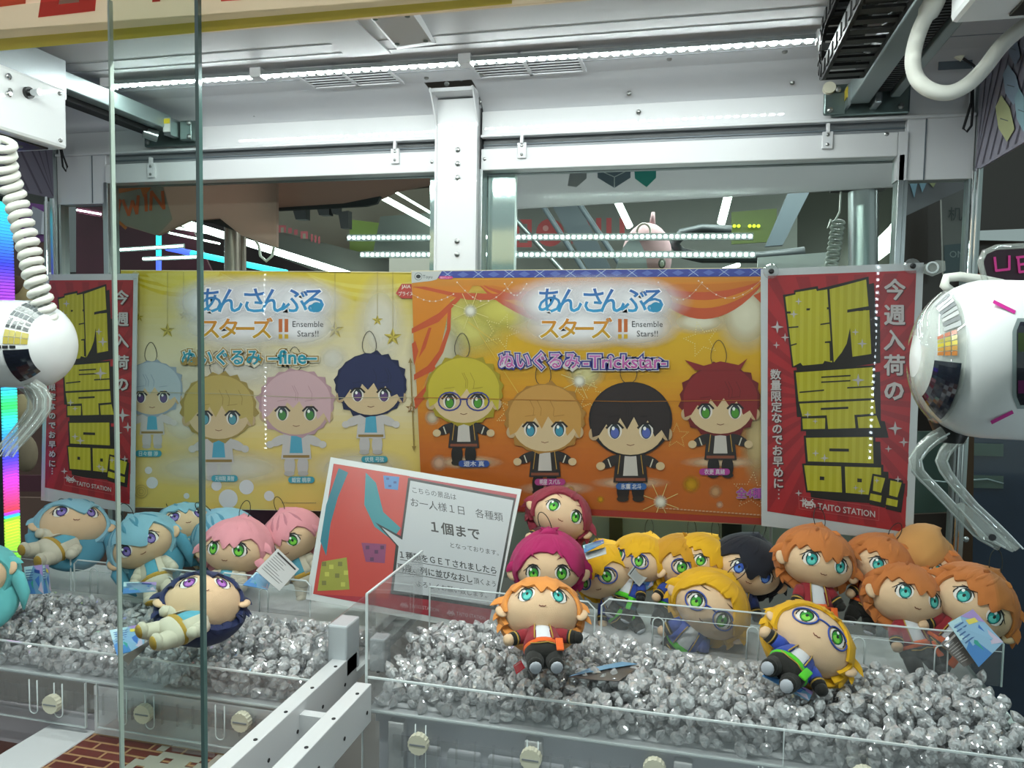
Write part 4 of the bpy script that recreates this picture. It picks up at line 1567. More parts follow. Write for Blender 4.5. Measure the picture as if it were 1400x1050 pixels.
mb.cyl(c, c + Vector((0, .002, 0)), .0035, 14); mb.build('rivet', M_RUBBER, ap)
rebase(t)

# small claw on the other machine
t, M, R = claw('crane_claw', 'smaller white claw capsule with silver ticks and yellow block hanging on the coiled cord', EYE + ray(84, 472) * 1.21, EYE + ray(-80, 468) * 1.27, .070, 0, -1)
fa = ang_of(0)
sg = 1 if ((90 - fa + 540) % 360 - 180) > 0 else -1
shell_patch('silver_tick_sticker', M_STICK, R * .22, R * .62, fa + sg * 40, fa + sg * 82, 1.012, 4, ['#7d8385', '#aeb2b2', '#5d6466', '#9a9fa0'], 5, .2)
shell_patch('silver_tick_sticker', M_STICK, R * .21, R * .58, fa + sg * 22, fa + sg * 38, 1.012, 3, ['#4c5254', '#8a8f90', '#5d6264'], 4, .22)
shell_patch('amber_sticker', M_STICK, R * .20, R * .57, fa + sg * 0, fa + sg * 20, 1.012, 2, ['#b5a64a', '#c2b76a'], 4, .1)
shell_patch('visor', M_VISOR, R * .2, R * .58, fa - sg * 8, fa - sg * 58, 1.012, 10, None, 6)
shell_patch('black_tick_sticker', M_STICK, R * .34, R * .82, fa - sg * 2, fa - sg * 7, 1.014, 1, ['#15181a'], 4, .2)
for dx, dep in ((0, 1.20), (10, 1.17), (-12, 1.24)):
    mb = MB()
    P_ = [EYE + ray(x + dx, y) * dep for x, y in ((36, 524), (48, 532), (55, 545), (54, 560), (44, 575), (30, 592), (12, 612), (4, 624))]
    mb.tube(P_, [.008, .008, .008, .0078, .007, .006, .005, .004], 8, flat=.5)
    am = mb.build('claw_arm', M_CLAWARM, t, True)
    for off in (-.005, .005):
        mb = MB(); mb.tube([p + Vector((off, 0, 0)) for p in P_], .0009, 5); mb.build('arm_edge', M_ACRYLE, am)
rebase(t)

# ================================================================== trays
M_TSIDE = M_ACRYL


def sheet(q, a, b, c, d, th):
    """thin acrylic sheet with corners a b c d and thickness vector th"""
    q.prism([a, b, c, d], th)


def tray(label, x0, x1, y0, y1, zb, zt, group='gem trays', lab_knob=''):
    t = thing('acrylic_tray', ((x0 + x1) / 2, y0, zb), label, 'tray', group)
    q = MB(); q.box((x0, y0, zb), (x1, y0 + .003, zt)); q.build('front_wall', M_ACRYL, t)
    q = MB(); q.box((x0, y0 - .0004, zt - .0015), (x1, y0 + .0034, zt + .0008)); q.build('wall_edge', M_ACRYLE, t)
    q = MB(); q.box((x0, y0 - .0006, zb - .001), (x1, y0 + .0034, zb + .0016)); q.build('base_edge', M_ACRYLE, t)
    q = MB(); q.box((x0, y0, zb - .003), (x1, y1, zb)); q.build('tray_base', mat('tray_base_white', '#c4c7ca', rough=.3), t)
    return t


# right tray, level with the front rail of its machine
TR_ = tray('clear acrylic tray of gems on the big claw side with tall side wall', -.4655, XR - .004, 1.044, 1.47, .884, .935)
for x, z1 in ((-.4655, 1.062),):
    q = MB(); q.box((x, 1.044, .884), (x + .003, 1.285, z1)); q.build('side_wall', M_ACRYL, TR_)
    q = MB(); q.box((x - .0004, 1.044, z1 - .001), (x + .0034, 1.285, z1 + .001)); q.build('wall_edge', M_ACRYLE, TR_)
    q = MB(); q.box((x - .0004, 1.0436, .884), (x + .0034, 1.0455, z1)); q.build('wall_edge', M_ACRYLE, TR_)
q = MB(); q.box((.13, 1.0405, .884), (.1315, 1.044, .936)); q.build('sheet_joint', M_ACRYLE, TR_)
rebase(TR_)
TL_ = tray('clear acrylic tray of gems on the small claw side', XL + .004, -.553, 1.044, 1.47, .868, .918)
q = MB(); q.box((-.556, 1.044, .868), (-.553, 1.285, .985)); q.build('side_wall', M_ACRYL, TL_)
rebase(TL_)

# skirts hanging below the trays, with slots and knobs
def slot(q, x, y, z0, z1, w=.008):
    r = w
    pts = [(x - r, y, z1), (x - r, y, z0 + r)]
    for k in range(1, 8):
        a = pi + pi * k / 8
        pts.append((x + r * cos(a), y, z0 + r + r * sin(a)))
    pts += [(x + r, y, z0 + r), (x + r, y, z1)]
    q.tube(pts, .0011, 5)


def knob(parent, x, y, z):
    q = MB()
    n = 16
    pr = []
    for k in range(n * 2):
        a = pi * k / n
        rr = .0155 if k % 2 else .0145
        pr.append((x + rr * cos(a), y - .0, z + rr * sin(a)))
    q.prism(pr, (0, -.011, 0))
    o = q.build('knob', M_CREAM, parent)
    q = MB(); q.box((x - .012, y - .0118, z - .0012), (x + .012, y - .0108, z + .0012)); q.build('knob_slot', M_GREY, o)


def skirt(label, x0, x1, z0, z1, y, knobs, slots):
    t = thing('acrylic_skirt', ((x0 + x1) / 2, y, z0), label, 'acrylic guard', 'acrylic guards with knobs')
    q = MB(); q.box((x0, y, z0), (x1, y + .003, z1)); q.build('sheet', M_ACRYL, t)
    q = MB()
    q.box((x0, y - .0004, z0 - .0008), (x1, y + .0034, z0 + .0008))
    for x in (x0, x1): q.box((x - .0008, y - .0004, z0), (x + .0008, y + .0034, z1))
    q.build('sheet_edge', M_ACRYLE, t)
    for x in slots:
        q = MB(); slot(q, x, y - .001, z0 + .012, z1 - .006); q.build('slot_edge', M_ACRYLE, t, True)
    for x, z in knobs: knob(t, x, y, z)
    rebase(t)


P1 = lambda px, py, Y=1.036: PY(px, py, Y)
k1 = [P1(75, 960), P1(200, 973), P1(333, 984)]
skirt('clear acrylic guard with one knob near the rainbow column', -1.30, P1(116, 950).x, .792, .868, 1.036, [(k1[0].x, k1[0].z)], [P1(46, 940).x, P1(80, 940).x])
skirt('clear acrylic guard with two knobs above the brick patterned deck', P1(132, 950).x, -.60, .796, .870, 1.036, [(k1[1].x, k1[1].z), (k1[2].x, k1[2].z)], [P1(168, 960).x, P1(205, 960).x, P1(301, 960).x])
k2 = [P1(574, 1014), P1(727, 1034), P1(895, 1048)]
skirt('clear acrylic guard with cream knobs below the big claw side tray', P1(495, 1000).x, .10, .790, .884, 1.036, [(v.x, v.z) for v in k2], [P1(575, 1030).x, P1(728, 1040).x])
skirt('clear acrylic guard at the end below the big claw side tray', .105, XR - .01, .790, .884, 1.036, [(P1(1180, 1060).x, P1(1180, 1060).z)], [P1(1010, 1040).x])

# measuring ribs behind the skirts (clear comb strips)
for lab, x0, x1, zc_ in (('clear ribbed comb strip under the small claw side tray', -1.28, -.60, .845), ('clear ribbed comb strip under the big claw side tray', -.42, .42, .852)):
    t = thing('comb_strip', ((x0 + x1) / 2, 1.06, zc_), lab, 'comb strip', 'comb strips')
    q = MB(); q.box((x0, 1.0415, zc_ - .022), (x1, 1.0425, zc_ + .002)); q.build('strip', M_ACRYL, t)
    n = int((x1 - x0) / .028)
    for k in range(n):
        x = x0 + .014 + k * .028
        q = MB(); q.box((x, 1.0405, zc_ - .03), (x + .002, 1.0455, zc_ + .006)); q.build('rib', M_ACRYL, t)
    rebase(t)

# deck structure below: white beams with screw holes between the machines
t = thing('divider_frame', (-.5, 1.0, .9), 'two parallel white steel beams with screw holes between the machines', 'steel frame')
for x0, x1 in ((-.548, -.523), (-.4765, -.452)):
    q = MB(); q.box((x0, .5, .872), (x1, 1.14 if x0 < -.5 else 1.036, .93), .0012)
    b = q.build('beam', M_WHITE, t)
    for k in range(6):
        y = .7 + k * .075
        q = MB(); q.cyl(((x0 + x1) / 2 + .006, y, .9298), ((x0 + x1) / 2 + .006, y, .9308), .0028, 10); q.build('screw_hole', M_RUBBER, b)
        q = MB(); q.cyl((x1 - .0002, y + .02, .893), (x1 + .0008, y + .02, .893), .0028, 10); q.build('screw_hole', M_RUBBER, b)
q = MB(); q.box((-.523, .95, .80), (-.4765, .965, .915)); q.build('cross_plate', M_WHITE, t)
q = MB(); q.box((-.556, 1.10, .90), (-.523, 1.15, .985), .003); q.build('corner_block', mat('milky_block', '#bcc2c6', rough=.2, coat=.5), t)
q = MB(); q.box((-.5, 1.135, .90), (-.473, 1.165, .955), .003); q.build('corner_block', mat('milky_block'), t)
rebase(t)
# white cable clips standing at the divider
# brick patterned deck (flat printed sheet)
M_BRICK = bpy.data.materials.new('printed_brick_sheet')
M_BRICK.use_nodes = True
nt = M_BRICK.node_tree
bs = nt.nodes['Principled BSDF']
bs.inputs['Roughness'].default_value = .4
bt_ = nt.nodes.new('ShaderNodeTexBrick')
bt_.inputs['Color1'].default_value = C('#57241f')
bt_.inputs['Color2'].default_value = C('#6b3028')
bt_.inputs['Mortar'].default_value = C('#a5805a')
bt_.inputs['Scale'].default_value = 1
bt_.inputs['Mortar Size'].default_value = .0022
bt_.inputs['Brick Width'].default_value = .058
bt_.inputs['Row Height'].default_value = .0205
tc = nt.nodes.new('ShaderNodeTexCoord')
nt.links.new(tc.outputs['Object'], bt_.inputs['Vector'])
nt.links.new(bt_.outputs['Color'], bs.inputs['Base Color'])
t = thing('brick_print_sheet', (-.8, .9, .78), 'dark red brick patterned sheet with a pale pixel shape lying under the acrylic guards', 'printed sheet')
q = MB(); q.box((-.95, .70, .778), (-.555, 1.045, .780)); q.build('sheet', M_BRICK, t)
q = MB()
u = .0145
for j, r in enumerate(('..X......X.', '...XXXXX.X.', '..XX.XX.XX.', '.XXXXXXXXXX', '.X.XXXXXXX.', '.X.X.....X.', '....XX.XX..')):
    for i, ch in enumerate(r):
        if ch == 'X': q.box((-.845 + i * u, 1.04 - (j + 1) * u, .780), (-.845 + (i + 1) * u, 1.04 - j * u, .7806))
q.build('pixel_print', mat('pale_print', '#a59f93', rough=.4), t)
q = MB(); q.box((-.79, 1.028, .781), (-.715, 1.034, .792), .001); q.build('clear_label', M_ACRYL, t)
rebase(t)
t = thing('chute_frame', (-1.0, .9, .75), 'white chute frame around the brick patterned sheet with rounded corner', 'chute frame')
q = MB(); q.box((-1.04, .66, .74), (-.95, 1.05, .782), .002); q.build('side_rail', M_WHITE, t)
q = MB(); q.box((-.95, 1.045, .74), (-.55, 1.07, .862), .002); q.build('rear_panel', M_WHITE, t)
q = MB(); q.box((-1.43, 1.05, .70), (-.95, 1.07, .80), .002); q.build('rear_panel', mat('shadow_panel', '#b5afb5', rough=.4), t)
rebase(t)
t = thing('chute_floor', (-.9, .9, .74), 'brick patterned lower flap beside the chute frame', 'printed sheet')
q = MB(); q.box((-1.43, .6, .735), (-1.04, 1.05, .737)); q.build('sheet', mat('dark_brown_sheet', '#4a2a22', rough=.35), t)
q = MB(); q.box((-1.04, .5, .735), (-.54, .69, .737)); q.build('front_flap', M_BRICK, t)
rebase(t)
# white mechanics seen through the skirt of the big claw side
t = thing('lower_mechanism', (-.1, 1.1, .8), 'white and grey drawer parts with square cells seen under the big claw side tray', 'mechanism')
q = MB(); q.box((-.45, 1.062, .60), (.45, 1.068, .876)); q.build('back_panel', mat('pale_violet_panel', '#cfd0d8', rough=.5), t)
for k in range(14):
    x = -.40 + k * .062
    q = MB(); q.box((x, 1.050, .80), (x + .05, 1.062, .835), .003); q.build('cell', mat('pale_cell', '#dcdee4', rough=.3), t)
    q = MB(); q.box((x + .004, 1.052, .755), (x + .046, 1.062, .793), .003); q.build('cell', mat('grey_cell', '#adb1bb', rough=.35), t)
for k in range(5):
    q = MB(); q.box((-.43 + k * .21, 1.046, .70), (-.405 + k * .21, 1.062, .87), .002); q.build('upright', M_WHITE, t)
rebase(t)
q = MB(); q.box((-.452, .5, .62), (.46, 1.2, .63)); o = struct('trim_3', q, M_GREY)
q = MB(); q.box((XL, .5, .60), (-.54, 1.2, .61)); o = struct('trim_4', q, M_GREY)

# rear shelf the dolls lean on, and the acrylic partitions
for lab, x0, x1, z in (('white rear shelf under the row of jacket dolls', -.452, XR - .006, .915), ('white rear shelf under the white suited dolls', XL + .006, -.56, .905)):
    t = thing('rear_shelf', ((x0 + x1) / 2, 1.38, z), lab, 'shelf', 'rear shelves')
    q = MB(); q.box((x0, 1.288, z - .02), (x1, 1.485, z), .003); q.build('shelf_top', mat('soft_white_board', '#b9bbbd', rough=.5), t)
    q = MB(); q.box((x0, 1.285, z - .03), (x1, 1.289, z - .004)); q.build('shelf_front', mat('soft_white_board'), t)
    rebase(t)


def partition(label, x0, x1, zb, z1, cut, slots, y=1.279):
    t = thing('acrylic_partition', ((x0 + x1) / 2, y, zb), label, 'partition', 'acrylic partitions')
    pts = [(x0, y, zb), (x1, y, zb), (x1, y, z1 - cut[1]), (x1 - cut[1], y, z1), (x0 + cut[0], y, z1), (x0, y, z1 - cut[0])]
    q = MB(); q.prism(pts, (0, .003, 0)); q.build('sheet', M_ACRYL, t)
    q = MB(); q.tube([pts[0], pts[5], pts[4], pts[3], pts[2], pts[1]], .0016, 6); q.build('sheet_edge', M_ACRYLE, t)
    q = MB(); q.tube([Vector(pts[5]) + Vector((0, 0, -.012)), Vector(pts[2]) + Vector((0, 0, -.012))], .0007, 5); q.build('fold_line', M_ACRYLE, t)
    for x, zt_ in slots:
        q = MB()
        q.tube([(x - .009, y - .001, zb), (x - .009, y - .001, zt_ - .009)] + [(x + .009 * cos(a), y - .001, zt_ - .009 + .009 * sin(a)) for a in [pi - pi * k / 6 for k in range(1, 6)]] + [(x + .009, y - .001, zt_ - .009), (x + .009, y - .001, zb)], .0012, 6)
        q.build('slot_edge', M_ACRYLE, t, True)
    rebase(t)


X_ = lambda px, py=850: PY(px, py, 1.279).x
partition('clear acrylic partition between the side wall and the orange haired doll', X_(587), X_(813), .925, 1.0, (.0, .012), [])
partition('long clear acrylic partition with slots in front of the jacket dolls', X_(822), X_(1374), .93, 1.008, (.012, .012), [(X_(900), .985), (X_(1030), .985), (X_(1175), .985), (X_(1289), .985)])
partition('clear acrylic partition in front of the white suited dolls', X_(103), X_(296), .92, .985, (.008, .008), [(X_(130), .972), (X_(232), .97)])
partition('clear acrylic partition below the pink haired dolls, next to the notice', X_(302), X_(424), .92, .988, (.008, .008), [(X_(361), .965)])
partition('clear acrylic partition at the far end near the rainbow column', XL + .02, X_(98), .92, .990, (.0, .003), [])

# ================================================================== clear gems
def gem_mat(name, scale, dist):
    """clear acrylic in bulk: mostly passes light, glints on its facets, a milky share for the many inner bounces"""
    m = bpy.data.materials.new(name)
    m.use_nodes = True
    nt = m.node_tree
    nt.nodes.remove(nt.nodes['Principled BSDF'])
    out = nt.nodes['Material Output']
    tr = nt.nodes.new('ShaderNodeBsdfTransparent'); tr.inputs[0].default_value = (.995, .995, .995, 1)
    gl = nt.nodes.new('ShaderNodeBsdfGlossy'); gl.inputs['Roughness'].default_value = .07; gl.inputs[0].default_value = (.95, .96, .98, 1)
    df = nt.nodes.new('ShaderNodeBsdfDiffuse'); df.inputs[0].default_value = (.985, .985, .99, 1)
    gs = nt.nodes.new('ShaderNodeBsdfGlass'); gs.inputs['IOR'].default_value = 1.45; gs.inputs['Roughness'].default_value = .02
    def mixs(a, b, f):
        x = nt.nodes.new('ShaderNodeMixShader'); x.inputs[0].default_value = f
        nt.links.new(a, x.inputs[1]); nt.links.new(b, x.inputs[2])
        return x.outputs[0]
    # small flat cuts inside the facets: each cell tips the normal its own way
    vo = nt.nodes.new('ShaderNodeTexVoronoi'); vo.inputs['Scale'].default_value = scale
    tc = nt.nodes.new('ShaderNodeTexCoord')
    nt.links.new(tc.outputs['Object'], vo.inputs['Vector'])
    sub = nt.nodes.new('ShaderNodeVectorMath'); sub.operation = 'SUBTRACT'; sub.inputs[1].default_value = (.5, .5, .5)
    scl = nt.nodes.new('ShaderNodeVectorMath'); scl.operation = 'SCALE'; scl.inputs[3].default_value = dist
    geo = nt.nodes.new('ShaderNodeNewGeometry')
    add = nt.nodes.new('ShaderNodeVectorMath'); add.operation = 'ADD'
    nor = nt.nodes.new('ShaderNodeVectorMath'); nor.operation = 'NORMALIZE'
    nt.links.new(vo.outputs['Color'], sub.inputs[0]); nt.links.new(sub.outputs[0], scl.inputs[0])
    nt.links.new(scl.outputs[0], add.inputs[0]); nt.links.new(geo.outputs['Normal'], add.inputs[1])
    nt.links.new(add.outputs[0], nor.inputs[0])
    for x in (gl, gs, df): nt.links.new(nor.outputs[0], x.inputs['Normal'])
    s = mixs(tr.outputs[0], gs.outputs[0], .40)
    s = mixs(s, df.outputs[0], .56)
    s = mixs(s, gl.outputs[0], .40)
    nt.links.new(s, out.inputs['Surface'])
    return m


M_GEM = gem_mat('clear_gem_acrylic', 2.6, 1.1)
M_GEMB = gem_mat('clear_gem_acrylic_bed', 240, 1.1)


def gem_mesh(seed):
    rnd = random.Random(seed)
    bm = bmesh.new()
    n = 8
    top, gir, cul = [], [], []
    tw = rnd.uniform(.9, 1.1)
    for k in range(n):
        a = 2 * pi * k / n
        top.append(bm.verts.new((.55 * cos(a) * tw, .55 * sin(a), .42)))
        a2 = a + pi / n
        gir.append(bm.verts.new((1.0 * cos(a2), 1.0 * sin(a2) * tw, .08 + rnd.uniform(-.04, .04))))
        cul.append(bm.verts.new((.62 * cos(a), .62 * sin(a), -.42)))
    t = bm.verts.new((0, 0, .5)); b = bm.verts.new((0, 0, -.8))
    for k in range(n):
        j = (k + 1) % n
        bm.faces.new((t, top[k], top[j]))
        bm.faces.new((top[k], gir[k], top[j]))
        bm.faces.new((top[k], gir[k - 1], gir[k]))
        bm.faces.new((gir[k], cul[j], top[j])) if False else None
        bm.faces.new((gir[k - 1], cul[k], gir[k]))
        bm.faces.new((gir[k], cul[k], cul[j]))
        bm.faces.new((cul[k], b, cul[j]))
    bmesh.ops.recalc_face_normals(bm, faces=bm.faces)
    me = bpy.data.meshes.new('gem')
    bm.to_mesh(me); bm.free()
    me.materials.append(M_GEM)
    return me


GEMS = [gem_mesh(k) for k in range(6)]
rnd = random.Random(42)
spots = []


def bed(x0, x1, ya, yb, zb, ztop, sp):
    """gems in loose layers; ztop(x,y) is the surface height"""
    y = ya + sp * .55
    row = 0
    while y < yb:
        x = x0 + sp * (.55 + (.5 if row % 2 else 0))
        while x < x1 - sp * .4:
            zt_ = ztop(x, y)
            z = zb + .010
            lay = 0
            while z < zt_:
                r = rnd.uniform(.0085, .0125)
                spots.append((x + rnd.uniform(-.3, .3) * sp, y + rnd.uniform(-.3, .3) * sp + lay % 2 * sp * .4, z + rnd.uniform(-.003, .003), r, z + .016 >= zt_))
                z += .0165
                lay += 1
            x += sp
        y += sp * .9
        row += 1


def zr(x, y):     # heap profile, big claw side
    return .925 + .018 * min(1, (y - 1.05) / .1) + .012 * sin(x * 9 + 1) * sin(y * 14) + .012 * max(0, sin((x + .46) * 3.4)) - .012 * max(0, (y - 1.22) / .06)


def zl(x, y):
    return .908 + .02 * min(1, (y - 1.05) / .1) + .01 * sin(x * 8) * sin(y * 12 + 1) - .012 * max(0, (y - 1.22) / .06)


bed(-.455, XR - .012, 1.052, 1.272, .884, zr, .0215)
bed(XL + .012, -.562, 1.052, 1.272, .868, zl, .0215)
cand = []
for i, sp_ in enumerate(spots):
    P0 = Vector(sp_[:3])
    dd = RCAM.transposed() @ (P0 - EYE)
    px, py = 700 + 1050 * dd.x / -dd.z, 525 - 1050 * dd.y / -dd.z
    vis = (-10 < px < 1410 and py < 1060)
    front = sp_[1] < 1.075
    cand.append((0 if vis and (sp_[4] or front) else 1, -sp_[3] / -dd.z if False else -dd.z / sp_[3], i))
cand.sort()
chosen = set(c[2] for c in cand[:300])
stuff = MB()
ngem = 0
for i, (x, y, z, r, top_) in enumerate(spots):
    e = Euler((rnd.uniform(0, 6.28), rnd.uniform(0, 6.28), rnd.uniform(0, 6.28)))
    if i in chosen:
        o = bpy.data.objects.new('clear_gem', GEMS[i % 6])
        COL.objects.link(o)
        o.location = (x, y, z)
        o.rotation_euler = e
        o.scale = (r, r, r)
        tag(o, 'clear faceted acrylic gem in the loose bed near the front of the trays', 'gem', 'clear acrylic gems')
    else:
        M4 = Matrix.LocRotScale(Vector((x, y, z)), e, Vector((r, r, r)))
        me = GEMS[i % 6]
        n = len(stuff.v)
        stuff.v += [tuple(M4 @ v.co) for v in me.vertices]
        stuff.f += [tuple(k + n for k in p.vertices) for p in me.polygons]
        stuff.c += [None] * len(me.polygons)
o = stuff.build('gem_bed', M_GEMB)
tag(o, 'bed of clear faceted acrylic gems filling both trays', 'gems', None, 'stuff')

# ================================================================== plush dolls
def plush(name, col, r=.85):
    return mat(name, col, rough=r, sheen=.12, bump=.5, bscale=1400, var=.06, vscale=60)


M_SKIN = plush('peach_plush', '#dfbd98')
M_PR = mat('embroidery', '#ffffff', rough=.7, attr=True)
M_CORD = mat('black_cord', '#15120f', rough=.6)
HAIR = {
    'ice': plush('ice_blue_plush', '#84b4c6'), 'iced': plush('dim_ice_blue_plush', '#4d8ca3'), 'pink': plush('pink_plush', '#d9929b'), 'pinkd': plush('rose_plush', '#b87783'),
    'navy': plush('navy_plush', '#16234f'), 'aqua': plush('aqua_plush', '#5fb3b5'), 'wine': plush('wine_plush', '#8c2a3c'),
    'magenta': plush('magenta_plush', '#a8185c'), 'orange': plush('orange_plush', '#dd8f43'), 'rust': plush('rust_orange_plush', '#bd6f33'),
    'peach': plush('tan_orange_plush', '#c08a4c'), 'yellow': plush('yellow_plush', '#dca70c'), 'gold': plush('golden_plush', '#c48c14'), 'black': plush('black_blue_plush', '#0c0f1e'),
}
M_CREAMW = plush('cream_plush', '#cfc8b4')
M_VEST = plush('sky_vest_plush', '#5aa6bd')
M_GOLD = plush('gold_felt', '#b5923a')
M_REDJ = plush('red_tartan_plush', '#8a1d28')
M_DREDJ = plush('dark_wine_felt', '#4e1a20')
M_BLUEJ = plush('royal_blue_plush', '#2b46a0')
M_NAVYJ = plush('ink_blue_felt', '#1b2a5c')
M_BLK = plush('black_felt', '#15140f')
M_SHIRT = plush('white_felt', '#d9dbe0')
M_ORB = plush('orange_felt', '#e0601c')
M_GRB = plush('lime_felt', '#4fc21c')
M_LBB = plush('pale_blue_felt', '#7ab2d0')
M_SOLE = plush('grey_sole_felt', '#b9bdc6')
M_FRAME = mat('blue_vinyl_ring', '#2e4a9c', rough=.4)
SUITS = {   # jacket, shirt, trousers, belt, cuff, sole, hand
    'white': (M_CREAMW, M_VEST, M_CREAMW, M_GOLD, M_CREAMW, M_GOLD, M_CREAMW),
    'red': (M_REDJ, M_SHIRT, M_BLK, M_ORB, M_BLK, M_SOLE, M_SKIN),
    'blue': (M_BLUEJ, M_SHIRT, M_BLK, M_GRB, M_BLK, M_SOLE, M_SKIN),
    'ink': (M_NAVYJ, M_SHIRT, M_BLK, M_LBB, M_BLK, M_SOLE, M_SKIN),
    'wine': (M_DREDJ, M_SHIRT, M_BLK, M_REDJ, M_BLK, M_SOLE, M_SKIN),
}
RX, RY, RZ, LOW = 1., .80, .86, .84

# fringe: (azimuth degrees from the face centre, polar degrees from the crown)
FR = {
    'sweep': ((-104, 118), (-92, 124), (-84, 104), (-76, 100), (-70, 112), (-62, 86), (-52, 68), (-44, 76), (-34, 62), (-22, 72), (-12, 66), (-2, 84), (6, 70), (16, 82), (24, 66), (40, 62), (56, 74), (66, 92), (74, 108), (84, 96), (92, 116), (104, 112)),
    'part': ((-106, 124), (-96, 134), (-86, 112), (-78, 128), (-68, 108), (-60, 92), (-50, 84), (-40, 66), (-30, 52), (-14, 44), (0, 42), (10, 48), (18, 42), (30, 58), (38, 78), (50, 92), (60, 102), (68, 92), (78, 124), (88, 112), (98, 130), (108, 120)),
    'curtain': ((-108, 130), (-98, 146), (-88, 120), (-78, 116), (-68, 96), (-56, 74), (-40, 60), (-26, 66), (-10, 78), (4, 92), (14, 98), (18, 84), (28, 66), (44, 58), (58, 76), (70, 98), (80, 124), (90, 148), (98, 128), (110, 134)),
    'spiky': ((-104, 118), (-94, 128), (-86, 102), (-76, 114), (-68, 88), (-58, 78), (-48, 86), (-40, 60), (-30, 66), (-18, 50), (-8, 66), (0, 54), (10, 78), (18, 58), (30, 52), (42, 64), (52, 84), (62, 76), (72, 104), (82, 94), (92, 122), (104, 114)),
    'centre': ((-106, 120), (-96, 136), (-86, 108), (-76, 122), (-66, 86), (-54, 78), (-44, 70), (-30, 62), (-16, 80), (-6, 98), (2, 100), (8, 84), (20, 90), (32, 64), (46, 66), (58, 80), (68, 92), (78, 126), (88, 108), (98, 132), (106, 120)),
}


def hsurf(th, ph, k=1.):
    """point on the head shell: azimuth th (0 = face), polar ph from the crown, radius factor k"""
    return Vector((RX * k * sin(ph) * sin(th), -RY * k * sin(ph) * cos(th), RZ * k * cos(ph) * (1 if cos(ph) > 0 else LOW)))


def make_hair(style, rnd, long=0, full=.24):
    pts = FR[style]
    N, Mr = 120, 12
    q = MB()
    outer, inner = [], []
    for i in range(N):
        a = -180 + 360 * i / N
        if a < pts[0][0] or a > pts[-1][0]:
            pe = 140
            d = min(abs(a - pts[0][0]), abs(a - pts[-1][0]))
            base = pts[0][1] if a < 0 else pts[-1][1]
            pe = base + (164 - base) * min(1, d / 26) + (5 if (i // 3) % 2 else 0)
        else:
            for (a0, p0), (a1, p1) in zip(pts, pts[1:]):
                if a0 <= a <= a1:
                    pe = p0 + (p1 - p0) * (a - a0) / (a1 - a0)
                    pe += 17 * max(0, 1 - abs(a) / 90)
                    break
        th = radians(a)
        back = max(0, .25 - cos(th)) / 1.25
        for j in range(Mr + 1):
            t = j / Mr
            ph = radians(pe) * t
            k = 1.105 + .05 * cos(ph) ** 2 + full * back + .012 * sin(a * .21 + j) * t
            if j == Mr: k -= .02
            outer.append(hsurf(th, ph, k))
            inner.append(hsurf(th, ph, 1.012 + .0 * back))
    W = Mr + 1
    vs = outer + inner
    B = len(outer)
    fs = []
    for i in range(N):
        k = (i + 1) % N
        for j in range(Mr):
            fs.append((i * W + j, i * W + j + 1, k * W + j + 1, k * W + j))
        fs.append((i * W + Mr, B + i * W + Mr, B + k * W + Mr, k * W + Mr))
        for j in range(Mr // 2, Mr):
            fs.append((B + i * W + j, B + k * W + j, B + k * W + j + 1, B + i * W + j + 1))
    q.add(vs, fs)
    return q


def tuft(q, base, tip, w, flat=.35):
    base, tip = Vector(base), Vector(tip)
    mid = base.lerp(tip, .5) + (base + tip).normalized() * .05
    q.tube([base, base.lerp(mid, .6), mid, mid.lerp(tip, .6), tip], [w, w * 1.05, w * .8, w * .4, .004], 7, flat=flat)


class Face:
    def __init__(s):
        s.mb = MB()
        s.k = 0

    def pt(s, u, v, L):
        rz = RZ if v > 0 else RZ * LOW
        d = 1 - (u / RX) ** 2 - (v / rz) ** 2
        y = -RY * sqrt(max(d, .02))
        p = Vector((u, y, v))
        n = Vector((u / RX ** 2, y / RY ** 2, v / rz ** 2)).normalized()
        return p + n * (.008 + L * .0022 + s.k * .00004)

    def poly(s, pts, col, L):
        s.k += 1
        fs = [tuple(t) for t in tessellate_polygon([[Vector((p[0], p[1], 0)) for p in pts]])]
        s.mb.add([s.pt(p[0], p[1], L) for p in pts], fs, col)

    def ell(s, u, v, a, b, col, L, rot=0, n=16):
        s.k += 1
        c, q = cos(rot), sin(rot)
        pts = [(u, v)]
        for r in (.5, 1):
            for i in range(n):
                t = 2 * pi * i / n
                x, y = a * r * cos(t), b * r * sin(t)
                pts.append((u + x * c - y * q, v + x * q + y * c))
        fs = [(0, 1 + i, 1 + (i + 1) % n) for i in range(n)]
        fs += [(1 + i, 1 + n + i, 1 + n + (i + 1) % n, 1 + (i + 1) % n) for i in range(n)]
        s.mb.add([s.pt(p[0], p[1], L) for p in pts], fs, col)

    def line(s, pts, w, col, L, taper=False):
        s.k += 1
        P = [Vector(p) for p in pts]
        n = len(P)
        l, r = [], []
        for i, p in enumerate(P):
            d = (P[min(i + 1, n - 1)] - P[max(i - 1, 0)]).normalized()
            m = Vector((-d.y, d.x)) * w / 2 * ((.25 + .75 * sin(pi * i / (n - 1))) if taper else 1)
            l.append(p + m)
            r.append(p - m)
        vs = [s.pt(p.x, p.y, L) for p in l + r]
        s.mb.add(vs, [(i, i + 1, n + i + 1, n + i) for i in range(n - 1)], col)


